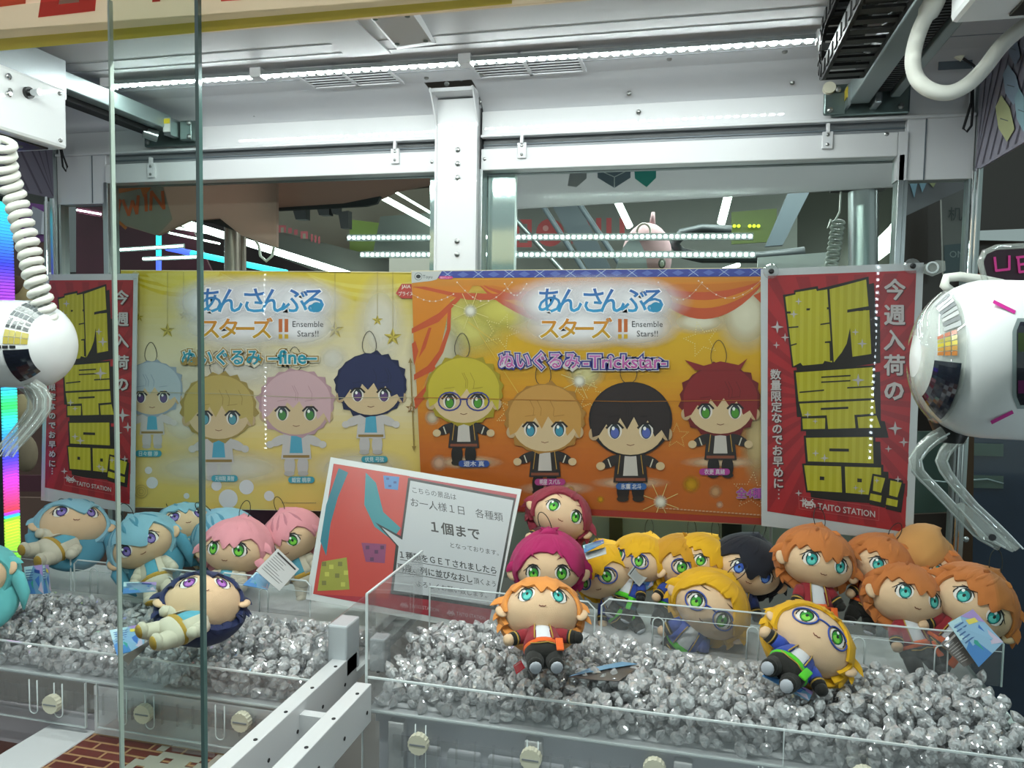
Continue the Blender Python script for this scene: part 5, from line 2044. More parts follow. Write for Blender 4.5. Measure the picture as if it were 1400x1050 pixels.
def make_face(eye, brow, mood=0, shine='#e8ece6'):
    f = Face()
    for s in (-1, 1):
        ex, ey = s * .415, -.09
        f.ell(ex, ey, .215, .20, '#e2ddd6', 1)
        f.ell(ex - s * .02, ey + .0, .150, .192, '#1a2420', 2)
        f.ell(ex - s * .02, ey - .03, .125, .148, eye[0], 3)
        f.ell(ex - s * .02, ey - .075, .092, .074, eye[1], 4)
        f.ell(ex - s * .02, ey - .01, .035, .045, '#101812', 5)
        f.ell(ex - .055, ey + .085, .034, .042, shine, 6)
        up = [(ex + s * (-.22 + .056 * i), ey + .045 + .170 * sin(pi * (i + .6) / 8.6)) for i in range(8)] + [(ex + s * .275, ey + .03)]
        f.line(up, .05, '#14100f', 6, True)
        f.line([(ex + s * .17, ey + .08), (ex + s * .20, ey - .02), (ex + s * .19, ey - .08)], .028, '#14100f', 6)
        f.line([(ex - s * .15, ey + .2), (ex, ey + .235), (ex + s * .15, ey + .19)], .016, '#2a1a14', 4)
        b = .42 + (.05 if mood else 0)
        f.line([(ex - s * .16, ey + b - .12 * mood), (ex, ey + b - .02), (ex + s * .17, ey + b - .02 + .03 * mood)], .028 + .012 * mood, brow, 4, True)
        f.line([(ex - s * .1, ey - .18), (ex + s * .02, ey - .19)], .012, '#4a362c', 3)
    f.line([(-.09, -.405), (-.04, -.43), (.0, -.42), (.04, -.43), (.09, -.405)], .02, '#7a4536', 3)
    return f


def doll(px, py, zc, roll, yaw, pitch, hair, style, suit, label, eye=('#2f9a3a', '#7ac24a'), group='plush dolls', glasses=False, back=None, long=0, mood=0,
         body=(0, 0, 0), s=.0605, arms=((150, 20), (150, 20)), cord=True, tufts=(), nobody=False, seed=0, bun=False, legs=12, zone='shelf', seam=False):
    rnd = random.Random(seed + int(px))
    d = ray(px, py)
    if zone == 'shelf':      # the dolls behind the partition stand between it and the rear window
        z2 = min(max(zc * d.y, 1.345), 1.435) / d.y
        s *= z2 / zc
        zc = z2
    pos = EYE + d * zc
    vy = d.normalized()
    upv = RCAM @ Vector((0, 1, 0))
    vx = vy.cross(upv).normalized()
    vz = vx.cross(vy).normalized()
    B = Matrix((vx, vy, vz)).transposed()
    Rm = B @ Matrix.Rotation(radians(roll), 3, 'Y') @ Matrix.Rotation(radians(yaw), 3, 'Z') @ Matrix.Rotation(radians(-pitch), 3, 'X')
    t = thing('plush_doll', pos, label, 'plush toy', group, rot=Rm)
    S = Matrix.Scale(s, 4)
    H = HAIR[hair]
    HB = HAIR[back or hair]

    def put(mb, name, m, parent=t, smooth=True, sharp=None):
        mb.v = [tuple(S @ Vector(v)) for v in mb.v]
        return mb.build(name, m, parent, smooth, sharp)
    q = MB()
    q.ell((0, 0, 0), (RX, RY, RZ), 32, 20)
    q.v = [(x, y, z if z > 0 else z * LOW) for x, y, z in q.v]
    head = put(q, 'head', M_SKIN)
    q = make_hair(style, rnd)
    for a, p, l, w in list(tufts) + [(sd * (74 + 13 * k) + rnd.uniform(-5, 5), 84 + 15 * k + rnd.uniform(-8, 8), .2 + rnd.uniform(0, .16), .13) for sd in (-1, 1) for k in range(4)]:
        a, p = radians(a), radians(p)
        b0 = hsurf(a, p, 1.0)
        tp = hsurf(a + .12 * (1 if a > 0 else -1), p + .28, 1.05 + l)
        tuft(q, b0, tp, w)
    put(q, 'hair', H, sharp=50)
    # overlapping locks on the fringe: thin felt darts with their own edges
    q = MB()
    for k in range(6):
        a = radians(-66 + 24 * k + rnd.uniform(-6, 6))
        p0, p1 = radians(22 + rnd.uniform(-4, 6)), radians(68 + rnd.uniform(-8, 6))
        sw = rnd.choice((-1, 1)) * rnd.uniform(.08, .24)
        L, R_, Mi = [], [], []
        for j in range(6):
            u = j / 5
            ph = p0 + (p1 - p0) * u
            c = a + sw * u
            w = .16 * (1 - u) ** .7 * (.35 + u)
            L.append(hsurf(c - w, ph, 1.118)); R_.append(hsurf(c + w, ph, 1.118)); Mi.append(hsurf(c, ph, 1.14 + .04 * cos(ph) ** 2))
        q.add(L + Mi + R_, [(j, 6 + j, 7 + j, j + 1) for j in range(5)] + [(6 + j, 12 + j, 13 + j, 7 + j) for j in range(5)])
    put(q, 'hair_lock', HB)
    if long:
        q = MB()
        q.ell((0, .30, -.55), (.98, .42, 1.05), 20, 14)
        q.tube([(.85, .1, -.1), (1.08, .0, -.5), (1.1, .05, -1.0), (.95, .1, -1.45)], [.16, .24, .2, .03], 9, flat=.6)
        q.tube([(-.85, .1, -.1), (-1.08, .0, -.5), (-1.05, .05, -1.0), (-.9, .1, -1.4)], [.16, .22, .18, .03], 9, flat=.6)
        put(q, 'back_hair', HB)
    if bun:
        q = MB()
        q.tube([(-.3, .0, .86), (-.1, -.05, 1.0), (.12, -.05, 1.02), (.3, .0, .9)], [.06, .13, .13, .05], 9)
        for k in range(5):
            tuft(q, (.0, 0, .92), (.34 * sin(k * 1.3), .1 * cos(k), 1.08 + .08 * (k % 2)), .09)
        put(q, 'hair_bun', H)
    for sd in (-1, 1):
        q = MB()
        q.M = Matrix.Translation((sd * 1.05, -.16, -.18)) @ Matrix.Rotation(sd * .5, 4, 'Y')
        q.ell((0, 0, 0), (.15, .08, .20), 12, 8)
        put(q, 'ear', M_SKIN)
    if seam:
        q = MB()
        q.tube([hsurf(radians(a_), radians(134 + 5 * cos(radians(a_))), .998) for a_ in range(-70, 71, 7)], .006, 5)
        put(q, 'chin_seam', mat('seam_thread', '#c09a74', rough=.8))
    f = make_face(eye, '#3a2414' if hair in ('orange', 'rust', 'yellow', 'gold', 'peach') else ('#7a1838' if mood else '#1c2430'), mood)
    put(f.mb, 'face_embroidery', M_PR, smooth=False)
    if glasses:
        f = Face()
        q = MB()
        for sd in (-1, 1):
            q.tube([f.pt(sd * .415 + .27 * cos(2 * pi * i / 22), -.09 + .235 * sin(2 * pi * i / 22), 5) for i in range(22)], .022, 6, closed=True)
        q.tube([f.pt(-.16 + .08 * i, -.04 + .02 * sin(pi * i / 4), 6) for i in range(5)], .022, 6)
        put(q, 'glasses', M_FRAME)
    if cord:
        q = MB()
        lx = rnd.uniform(-.3, .3)
        q.tube([(.0 + .17 * sin(2 * pi * i / 18) + lx * .5 * (1 - cos(2 * pi * i / 18)), .05, .92 + .34 * (1 - cos(2 * pi * i / 18))) for i in range(18)], .013, 6, closed=True)
        put(q, 'cord_loop', M_CORD)
    if nobody:
        return t
    # ---------------- body, hung from the neck
    J, SH, TR, BE, CU, SO, HA = SUITS[suit]
    BM_ = Matrix.Translation((0, .02, -.60)) @ Euler((radians(body[0]), radians(body[1]), radians(body[2]))).to_matrix().to_4x4() @ Matrix.Scale(1.16, 4)

    def bmb(M=None):
        q = MB()
        q.M = BM_ @ (M if M else Matrix.Identity(4))
        return q
    fl = Matrix.Diagonal((1, .74, 1, 1))
    q = bmb(fl); q.lathe([(.0, .06), (.2, .04), (.30, -.05), (.35, -.25), (.37, -.45), (.36, -.6), (.2, -.7), (0, -.72)], 24)
    put(q, 'shirt', SH)
    q = bmb(fl)
    o_ = radians(-90)
    prof = [(.22, .03), (.34, -.05), (.39, -.25), (.42, -.45), (.44, -.58), (.42, -.585), (.38, -.45), (.355, -.25)]
    q.lathe(prof, 26, a0=o_ + .42, a1=o_ + 2 * pi - .42)
    jk = put(q, 'jacket', J)
    if suit != 'white':
        for sd in (-1, 1):
            q = bmb(fl)
            q.tube([(.36 * cos(o_ + sd * .44) * 1, .36 * sin(o_ + sd * .44), -.02), (.41 * cos(o_ + sd * .46), .41 * sin(o_ + sd * .46), -.25), (.45 * cos(o_ + sd * .46), .45 * sin(o_ + sd * .46), -.56)], .016, 5)
            put(q, 'gold_piping', M_GOLD, jk)
    q = bmb(fl); q.lathe([(.36, -.52), (.42, -.54), (.435, -.60), (.41, -.66), (.36, -.68)], 26)
    put(q, 'belt', BE)
    q = bmb(fl); q.lathe([(.38, -.58), (.41, -.66), (.41, -.78), (.34, -.9), (.2, -.95), (0, -.97)], 24)
    put(q, 'trousers', TR)
    if suit != 'white':
        q = bmb(); q.tube([(-.30, -.285, -.70), (-.1, -.325, -.74), (.08, -.325, -.71), (.3, -.285, -.76)], .012, 5)
        put(q, 'gold_chain', M_GOLD)
        q = bmb(); q.box((.24, -.34, -.96), (.40, -.29, -.60), .02)
        put(q, 'sash', BE)
    la = radians(legs)
    for sd in (-1, 1):
        q = bmb()
        p0 = Vector((sd * .19, 0, -.78))
        p1 = p0 + Vector((sd * sin(la) * .42, -.10, -.42))
        q.tube([p0, p0.lerp(p1, .3), p0.lerp(p1, .75), p1], [.19, .195, .18, .15], 14)
        lg = put(q, 'leg', TR)
        q = bmb(Matrix.Translation(p1 + Vector((0, -.05, -.01))))
        q.ell((0, 0, 0), (.165, .20, .12), 14, 10)
        put(q, 'shoe', M_BLK if suit != 'white' else J, lg)
        q = bmb(Matrix.Translation(p1 + Vector((0, -.06, -.085))))
        q.ell((0, 0, 0), (.13, .16, .06), 12, 8)
        put(q, 'sole', SO, lg)
    for sd, (an, fw) in zip((-1, 1), arms):
        a, w = radians(an - 90), radians(fw)
        dr = Vector((sd * cos(a - pi / 2 + pi / 2) * cos(w), -sin(w), -sin(a) * cos(w))).normalized()
        p0 = Vector((sd * .30, 0, -.14))
        p1, p2, p3 = p0 + dr * .30, p0 + dr * .46, p0 + dr * .56
        q = bmb(); q.tube([p0, p0.lerp(p1, .5), p1], [.15, .16, .145], 12)
        am = put(q, 'arm', J)
        q = bmb(); q.tube([p1 - dr * .02, p1 + dr * .03, p2], [.14, .155, .14], 12)
        put(q, 'cuff', CU, am)
        if suit != 'white':
            q = bmb(); q.tube([p1 + dr * .045, p1 + dr * .075], [.158, .158], 12)
            put(q, 'cuff_band', M_GOLD, am)
        q = bmb()
        q.tube([p2 - dr * .03, p3 - dr * .04, p3 + dr * .03, p3 + dr * .07], [.12, .13, .11, .03], 12)
        put(q, 'hand', HA if sd < 0 else CU, am)
    return t


def card_tag(parent, corners, zc, kind, seed=0):
    """paper swing tag: corners in photo points at camera distance zc (list of four)"""
    zs = zc if isinstance(zc, (list, tuple)) else [zc] * 4
    P = [EYE + ray(x, y) * z for (x, y), z in zip(corners, zs)]
    n = (P[1] - P[0]).cross(P[3] - P[0]).normalized()
    if n.dot(P[0] - EYE) > 0: n = -n
    q = MB()
    base = {'pastel': '#8fb6d3', 'white': '#c9cccc', 'dark': '#57504c', 'blue': '#6f9dc0', 'red': '#c02030'}[kind]
    q.prism(P, -n * .0008)
    inv = parent.matrix_world
    o = q.build('paper_tag', mat('tag_card_' + kind, base, rough=.3, coat=.5), parent)
    m = MB()
    rnd = random.Random(seed)

    def uv(u, v, L):
        a = P[0].lerp(P[1], u)
        b = P[3].lerp(P[2], u)
        return a.lerp(b, v) + n * (.0003 + L * .00015)

    def pl(pts, col, L):
        m.add([uv(u, v, L) for u, v in pts], [tuple(x) for x in tessellate_polygon([[Vector((u, v, 0)) for u, v in pts]])], col)
    if kind in ('pastel', 'blue'):
        pl([(.0, .0), (.5, .0), (.2, .45), (.0, .4)], '#b8d8e0', 1)
        pl([(.5, .0), (1, .0), (1, .4)], '#a88fc8', 1)
        pl([(.0, .6), (.35, .45), (.55, 1), (0, 1)], '#4c83c0', 1)
        pl([(.55, .5), (.8, .35), (.78, .8)], '#3f6fb8', 2)
        pl([(.7, .85), (.9, .55), (1, 1)], '#c6b8cc', 2)
        pl([(.3, .6), (.45, .5), (.42, .85)], '#3a9a8c', 2)
        for k in range(5):
            pl([(.08, .12 + k * .09), (.45 + rnd.uniform(-.1, .1), .12 + k * .09), (.45, .15 + k * .09), (.08, .15 + k * .09)], '#4a6a98', 3)
        pl([(.55, .12), (.85, .18), (.85, .3), (.55, .24)], '#e0d060' if kind == 'pastel' else '#2c4890', 3)
    else:
        c = '#3a3a3c' if kind == 'white' else '#b9b2ac'
        pl([(.08, .08), (.92, .08), (.92, .14), (.08, .14)], c, 1)
        for k in range(8):
            w = rnd.uniform(.4, .84)
            pl([(.08, .22 + k * .085), (.08 + w, .22 + k * .085), (.08 + w, .235 + k * .085), (.08, .235 + k * .085)], c, 1)
    m.build('tag_print', M_PRINTM, o)
    M = Matrix.LocRotScale(parent.location, parent.rotation_quaternion, None).inverted()
    o.data.transform(M)
    for g in bpy.data.objects:
        if g.parent is o: g.data.transform(M)
    return o


PUR = ('#5a4590', '#8a78b8')
TEAL = ('#1f8f8a', '#5fc4b8')
GRN = ('#2c8a2a', '#7cc844')
BLU = ('#2c50b0', '#5f8fe0')
GL, GR_ = 'white suited dolls on the twin side', 'jacket dolls behind the partition'
SPK = ((-60, 62, .2, .1), (60, 58, .2, .1), (-20, 28, .16, .1), (24, 22, .16, .1), (150, 70, .2, .12), (-150, 60, .2, .12))

# left machine
A = doll(98, 722, 1.50, 6, 8, 52, 'ice', 'curtain', 'white', 'long ice blue haired plush doll lying feet out beside the rainbow light column', PUR, GL, long=1, back='iced', body=(0, 52, 0), seed=1, s=.062)
card_tag(A, ((33, 775), (58, 772), (60, 812), (36, 812)), 1.36, 'blue', 1)
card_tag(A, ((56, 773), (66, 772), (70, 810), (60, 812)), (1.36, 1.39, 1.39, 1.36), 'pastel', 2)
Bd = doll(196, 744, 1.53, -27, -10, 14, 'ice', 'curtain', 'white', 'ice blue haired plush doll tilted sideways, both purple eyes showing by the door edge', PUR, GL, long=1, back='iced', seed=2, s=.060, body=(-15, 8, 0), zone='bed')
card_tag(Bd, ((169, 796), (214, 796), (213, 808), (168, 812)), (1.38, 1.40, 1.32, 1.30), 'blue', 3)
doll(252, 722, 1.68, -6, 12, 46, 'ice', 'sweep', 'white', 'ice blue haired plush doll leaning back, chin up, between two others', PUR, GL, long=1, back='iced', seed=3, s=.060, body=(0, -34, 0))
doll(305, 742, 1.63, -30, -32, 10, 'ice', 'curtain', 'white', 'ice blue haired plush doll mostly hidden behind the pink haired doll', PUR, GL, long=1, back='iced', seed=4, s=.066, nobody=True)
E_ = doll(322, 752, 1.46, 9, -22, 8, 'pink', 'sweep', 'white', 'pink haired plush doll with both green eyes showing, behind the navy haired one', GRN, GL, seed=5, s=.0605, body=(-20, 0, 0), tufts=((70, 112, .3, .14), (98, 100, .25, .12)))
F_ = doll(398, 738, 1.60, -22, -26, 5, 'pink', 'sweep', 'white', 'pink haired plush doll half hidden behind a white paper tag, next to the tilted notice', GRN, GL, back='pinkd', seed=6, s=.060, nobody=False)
card_tag(E_, ((380, 750), (409, 778), (382, 808), (350, 780)), (1.40, 1.42, 1.36, 1.34), 'white', 4)
card_tag(E_, ((350, 782), (372, 790), (366, 806), (332, 800)), (1.40, 1.40, 1.36, 1.36), 'blue', 5)
G_ = doll(276, 828, 1.235, 6, 4, 62, 'navy', 'spiky', 'white', 'navy haired plush doll lying alone on the clear gems, face up', ('#7a3a90', '#b070c0'), GL, seed=7, s=.0605, body=(10, 58, 0), tufts=((96, 80, .3, .1),), zone='bed')
card_tag(G_, ((150, 862), (200, 852), (196, 886), (160, 896)), (1.24, 1.24, 1.17, 1.17), 'pastel', 6)
card_tag(G_, ((200, 880), (218, 868), (176, 908), (165, 900)), (1.19, 1.19, 1.13, 1.13), 'dark', 7)
doll(-34, 792, 1.33, -20, -20, 20, 'aqua', 'curtain', 'white', 'aqua haired plush doll partly out of view near the rainbow light column', PUR, GL, long=1, seed=8, nobody=True, s=.058, zone='bed')

# right machine
doll(765, 706, 1.52, 27, 6, 26, 'wine', 'part', 'wine', 'wine red haired plush doll leaning over the top of the magenta haired doll', GRN, GR_, seed=11, mood=1, s=.0595)
J_ = doll(750, 776, 1.36, 0, -2, -4, 'magenta', 'part', 'wine', 'magenta haired frowning plush doll peeking over the front orange haired doll', GRN, GR_, seed=12, mood=1, bun=True, s=.0605)
K_ = doll(740, 838, 1.165, 2, 2, 46, 'orange', 'sweep', 'red', 'orange haired plush doll lying in front on the gems, chin up, white shoe soles showing', TEAL, GR_, seed=13, s=.0575, body=(-4, -4, 0), arms=((120, 10), (112, 10)), cord=False, legs=4, zone='bed')
L_ = doll(826, 786, 1.46, -16, -24, 4, 'yellow', 'sweep', 'blue', 'yellow haired bespectacled plush doll squeezed beside the magenta haired doll', GRN, GR_, glasses=True, seed=14, s=.0595, body=(0, -20, 0))
card_tag(L_, ((797, 746), (825, 737), (826, 742), (799, 756)), (1.36, 1.38, 1.34, 1.32), 'blue', 8)
card_tag(L_, ((799, 756), (828, 748), (829, 757), (802, 765)), (1.34, 1.36, 1.33, 1.31), 'white', 9)
M_ = doll(874, 768, 1.57, 14, -30, 10, 'yellow', 'sweep', 'blue', 'yellow haired plush doll wedged at the back between two other yellow haired ones', GRN, GR_, glasses=True, seed=15, s=.058)
card_tag(M_, ((858, 785), (872, 766), (888, 786), (874, 802)), 1.40, 'white', 10)
card_tag(M_, ((862, 800), (895, 782), (893, 800), (866, 820)), 1.41, 'blue', 11)
doll(934, 776, 1.49, 22, 26, 8, 'gold', 'sweep', 'blue', 'golden haired bespectacled plush doll behind the big bespectacled one, hair tuft up', GRN, GR_, glasses=True, seed=16, s=.0595, tufts=((0, 8, .34, .09), (-50, 14, .3, .09)))
doll(962, 770, 1.66, 30, 20, 10, 'yellow', 'sweep', 'blue', 'yellow haired plush doll showing only hair behind the black haired doll', GRN, GR_, seed=17, nobody=True, s=.060)
doll(969, 831, 1.27, 34, 4, 4, 'yellow', 'part', 'blue', 'yellow haired plush doll with round blue glasses, head tilted against the clear partition', GRN, GR_, glasses=True, seed=18, s=.0605, body=(30, 0, 0))
doll(1022, 778, 1.40, 18, 12, 6, 'black', 'centre', 'ink', 'black haired plush doll with blue eyes', BLU, GR_, seed=19, s=.0605)
doll(1116, 768, 1.30, 12, 20, 12, 'rust', 'sweep', 'red', 'orange haired plush doll sitting upright below the red notice, red jacket showing', TEAL, GR_, seed=20, s=.059, tufts=SPK, body=(0, -14, 0))
doll(1204, 775, 1.31, 24, 22, 12, 'rust', 'sweep', 'red', 'orange haired plush doll with a black cord loop across its eye', TEAL, GR_, seed=21, s=.053, tufts=SPK)
doll(1262, 758, 1.32, 40, 120, 10, 'peach', 'sweep', 'red', 'tan haired plush doll turned away at the very back', TEAL, GR_, seed=22, s=.046, nobody=True, tufts=SPK, cord=False)
doll(1268, 782, 1.305, -16, -8, 8, 'rust', 'spiky', 'red', 'orange haired plush doll with one eye and an ear showing between two larger ones', TEAL, GR_, seed=23, s=.050, tufts=SPK)
doll(1238, 818, 1.262, 14, 26, 22, 'rust', 'sweep', 'red', 'orange haired plush doll slumped low, chin up, amid the orange haired pile', TEAL, GR_, seed=24, s=.059, tufts=SPK, body=(0, -30, 0))
U_ = doll(1330, 826, 1.215, 34, 10, 12, 'rust', 'sweep', 'red', 'orange haired plush doll ending the row, pastel paper tag in front', TEAL, GR_, seed=25, s=.0605, tufts=SPK)
card_tag(U_, ((1296, 852), (1330, 833), (1372, 878), (1338, 912)), (1.15, 1.15, 1.13, 1.13), 'pastel', 12)
card_tag(U_, ((1286, 880), (1304, 862), (1336, 904), (1318, 912)), (1.17, 1.17, 1.15, 1.15), 'dark', 13)
W_ = doll(1106, 878, 1.145, 32, 4, 50, 'yellow', 'part', 'blue', 'yellow haired bespectacled plush doll lying in front on the gems, green belt showing', GRN, GR_, glasses=True, seed=26, s=.0605, body=(-6, 10, 0), arms=((110, 8), (130, 8)), legs=5, cord=False, tufts=((-96, 60, .3, .1),), zone='bed')
card_tag(W_, ((1050, 917), (1112, 946), (1106, 958), (1042, 924)), (1.08, 1.08, 1.06, 1.06), 'blue', 14)

card_tag(K_, ((702, 910), (712, 903), (718, 913), (706, 922)), 1.10, 'red', 15)
t = thing('paper_tag', PZ(812, 924, .945), 'dark backed paper tag lying flat on the gems beside the front orange haired doll', 'paper tag')
q = MB(); q.prism([PZ(x, y, .948) for x, y in ((778, 926), (850, 906), (874, 912), (846, 932), (812, 930))], (0, 0, .001)); q.build('card', mat('tag_card_dark'), t)
q = MB(); q.prism([PZ(x, y, .951) for x, y in ((778, 925), (806, 914), (850, 905), (872, 908), (834, 914))], (0, 0, .0006)); q.build('folded_flap', mat('tag_card_blue'), t)
rebase(t)

# ================================================================== the hall beyond the glass
M_HALLD = mat('hall_dark_wall', '#3d3230', rough=.6, var=.25, vscale=1.2)
M_HALLC = mat('hall_ceiling_grey', '#6f6a66', rough=.6, var=.1, vscale=.8)
M_MAROON = mat('maroon_panel', '#5d2a3c', rough=.4, var=.2, vscale=2)
M_TUBE = mat('fluorescent_tube', '#fbfff8', emit=9)
M_LEDW = mat('hall_diode', '#f6fbff', emit=22)
M_CYAN = mat('cyan_light_line', '#36c9d8', emit=3.0)
M_BLUEL = mat('blue_light_line', '#4a58e8', emit=3.0)


M_HDRG = translucent('grey_header_panel', '#c9c6c8')
M_HDRB = translucent('rosy_header_panel', '#b39a90')
q = MB(); q.box((-12, 12.5, 0), (12, 12.6, 3.2)); struct('hall_wall', q, M_HALLD)
q = MB(); q.box((-12, 1.62, 3.1), (12, 12.6, 3.2)); struct('hall_ceiling', q, M_HALLC)
q = MB(); q.box((-12, -6, -.02), (12, 12.6, 0)); struct('hall_floor', q, mat('hall_floor_grey', '#5d5a58', rough=.35))


def pxbox(name, parent, pts, Y, m, th=.01):
    q = MB(); q.prism([PY(x, y, Y) for x, y in pts], (0, th, 0))
    return q.build(name, m, parent)


def rod(name, parent, a, b, r, m, n=10):
    q = MB(); q.tube([a, b], r, n)
    return q.build(name, m, parent, True, 40)


# neighbour machine seen through the big claw side window
t = thing('neighbour_machine', (0, 2.0, 1.2), 'neighbouring claw machine with a grey header and hexagon decals seen through the rear window', 'claw machine', 'neighbouring machines')
pxbox('header_panel', t, ((704, 236), (1240, 205), (1240, 254), (704, 285)), 1.63, M_HDRG)
for pts, c in ((((817, 228), (862, 228), (862, 243), (840, 257), (817, 243)), '#5a6470'), (((867, 228), (897, 228), (897, 243), (884, 256), (868, 244)), '#2b8a80'), (((780, 232), (802, 231), (802, 244), (788, 256), (776, 254)), '#8d898b')):
    pr = Print((0, 1.6285, 0), (0, -1, 0), .0004)
    pr.poly(list(pts), c, 1)
    if c == '#5a6470':
        pr.line([(822, 234), (840, 242), (858, 233)], 1.2, '#b9bdbd', 2); pr.line([(840, 242), (840, 256)], 1.2, '#b9bdbd', 2)
    pr.build('hexagon_decal', M_PRINTM, t)
pxbox('rear_panel', t, ((655, 270), (1090, 250), (1090, 372), (655, 372)), 2.9, mat('hazy_grey_panel', '#8b8e88', rough=.4, var=.12, vscale=5))
pxbox('dark_panel', t, ((1000, 255), (1240, 235), (1240, 372), (1000, 372)), 3.2, mat('dark_olive_panel', '#3f4138', rough=.4, var=.4, vscale=3))
# mirrored red letter blocks on its far banner
pr = Print((0, 2.6, 0), (0, -1, 0), .0006)
RDL = '#b2484a'
for x0, y0, x1, y1 in ((656, 306, 664, 345), (667, 305, 696, 312), (688, 305, 694, 338), (674, 312, 680, 345), (705, 300, 727, 306), (705, 300, 710, 338), (721, 300, 727, 338), (705, 332, 727, 338), (781, 300, 806, 306), (784, 314, 806, 319), (781, 328, 806, 333), (800, 300, 806, 333), (815, 298, 822, 328), (829, 298, 836, 328), (847, 298, 854, 328)):
    pr.rect(x0, y0, x1, y1, RDL, 1)
pr.ell(752, 318, 19, 19, RDL, 1); pr.ell(746, 312, 4, 4, '#c98a88', 2)
pr.build('red_lettering', M_PRINTM, t)
for k, (x0, y0, x1, y1) in enumerate(((740, 278, 800, 372), (790, 276, 855, 372), (705, 300, 770, 372))):
    rod('inner_rod', t, PY(x0, y0, 2.3), PY(x1, y1, 2.3), .008, M_DGREY if k < 2 else M_ALU)
pxbox('dark_rail', t, ((755, 282), (790, 278), (838, 372), (806, 372)), 2.45, M_DGREY)
pxbox('dark_rail', t, ((1078, 262), (1108, 260), (1070, 335), (1046, 337)), 2.2, M_DGREY, .02)
pxbox('green_display', t, ((1000, 290), (1062, 285), (1062, 330), (1000, 334)), 2.5, mat('dim_green_display', '#5d6e2c', rough=.4))
for x in (1004, 1010, 1025, 1031, 1037):
    q = MB(); c = PY(x, 309, 2.48); q.ell(tuple(c), (.005, .003, .005), 8, 6); q.build('display_lamp', mat('yellow_lamp', '#d8e02c', emit=3), t)
q = MB()
q.tube([PY(x, y, 2.0) for x, y in ((1100, 345), (1040, 352), (960, 352), (932, 346), (922, 334), (932, 320), (960, 314), (1000, 316))], .014, 8)
q.build('cable_chain_loop', mat('slate_chain', '#3b4043', rough=.5), t, True)
q = MB()
for k in range(9):
    q.tube([PY(1146 - k * 1.1 + 8 * cos(a), 305 + k * 7 + 3.2 * sin(a), 1.72) for a in [2 * pi * i / 12 for i in range(12)]], .0035, 6, closed=True)
q.build('coil', mat('grey_coil', '#9b9d98', rough=.5), t, True)
q = MB(); q.tube([PY(x, y, 1.72) for x, y in ((1150, 262), (1148, 290), (1138, 308), (1132, 312), (1136, 300))], .002, 6); q.build('thin_cable', M_WCABLE, t, True)
q = MB(); q.box((.27, 1.70, 1.765), (.375, 1.77, 1.785)); q.build('pole_clamp', M_BLACK, t)
rod('pole', t, PY(1180, 262, 1.745), PY(1180, 500, 1.745), .029, M_ALU, 24)
pxbox('inner_sheet', t, ((1036, 352), (1130, 345), (1130, 375), (1036, 375)), 1.9, M_WPLAST)
pxbox('lower_panel', t, ((690, 690), (1052, 712), (1052, 790), (690, 790)), 1.68, mat('pale_grey_panel', '#a9aba8', rough=.4), .01)
pxbox('lower_panel', t, ((1056, 712), (1210, 720), (1210, 800), (1056, 800)), 1.66, mat('pale_grey_panel'), .01)
pxbox('dark_upright', t, ((833, 700), (851, 702), (851, 790), (833, 790)), 1.66, mat('bronze_upright', '#4a4438', rough=.4), .01)
pxbox('dark_upright', t, ((987, 710), (1014, 711), (1014, 800), (987, 800)), 1.655, M_RUBBER, .01)
rebase(t)
for (x0, y0, x1, y1, n, lab) in ((474, 325, 1030, 323, 74, 'upper dotted row of white lights glimpsed through the rear windows'), (492, 348, 1033, 348, 70, 'lower dotted row of white lights glimpsed just above the posters')):  # glowing rows stand in for light strips mirrored in the rear glass
    a, b = PY(x0, y0, 1.70), PY(x1, y1, 1.70)
    led_strip(a, b, n, lab, 'light_row', dm=M_LEDW, bead=.0031, group='light rows behind the window', body=mat('hall_grey_channel', '#7c807e', rough=.4), down=Vector((0, -1, 0)))
# tube lights
for a, b, r, lab in ((PY(240, 301, 2.30), PY(486, 378, 2.72), .0125, 'long bright tube light running away behind the pale yellow poster'),  # this one is a reflected light, built as a solid glowing tube
                     (PY(520, 268, 2.5), PY(604, 314, 2.65), .010, 'short slanted tube light above the poster joint'),
                     (PY(540, 262, 2.5), PY(604, 300, 2.6), .004, 'thin slanted light line beside the short tube light'),
                     (PY(1150, 385, 4.2), PY(1228, 318, 2.4), .03, 'tube light slanting behind the metal pole'),
                     (PY(1190, 355, 3.0), PY(1228, 296, 2.4), .006, 'thin light line beside the slanted tube behind the metal pole'),
                     (PY(970, 375, 2.3), PY(1010, 362, 2.2), .006, 'faint thin light line just above the blue tartan edge'),
                     (PY(996, 266, 2.2), PY(986, 305, 2.25), .011, 'short upright tube light near the hexagon decals'),
                     (PY(844, 275, 2.2), PY(861, 310, 2.25), .010, 'short tilted tube light above the pink plush head'),
                     (PY(185, 302, 2.6), PY(330, 326, 3.2), .005, 'thin dotted light line below the slanted word panel'),
                     (PY(230, 318, 2.6), PY(300, 333, 3.0), .004, 'second thin light line below the slanted word panel')):
    t = thing('tube_light', a.lerp(b, .5), lab, 'tube light', 'hall tube lights')
    rod('tube', t, a, b, r, M_TUBE)
    d = (b - a).normalized() * r
    rod('end_cap', t, a - d, a, r * 1.1, M_WPLAST)
    rebase(t)
for pts, m, r, lab in ((((228, 339), (262, 346)), M_BLUEL, .010, 'blue start of the slanting neon line'), (((262, 346), (392, 373)), M_CYAN, .010, 'cyan slanting neon line above the pale poster'),
                       (((217, 322), (217, 350)), M_CYAN, .009, 'upright cyan neon line'), (((217, 350), (217, 374)), M_BLUEL, .009, 'upright blue neon line')):
    t = thing('neon_line', PY(*pts[0], 2.4), lab, 'neon line', 'hall neon lines')
    rod('neon_tube', t, PY(*pts[0], 2.4), PY(*pts[1], 2.4), r, m)
    rebase(t)
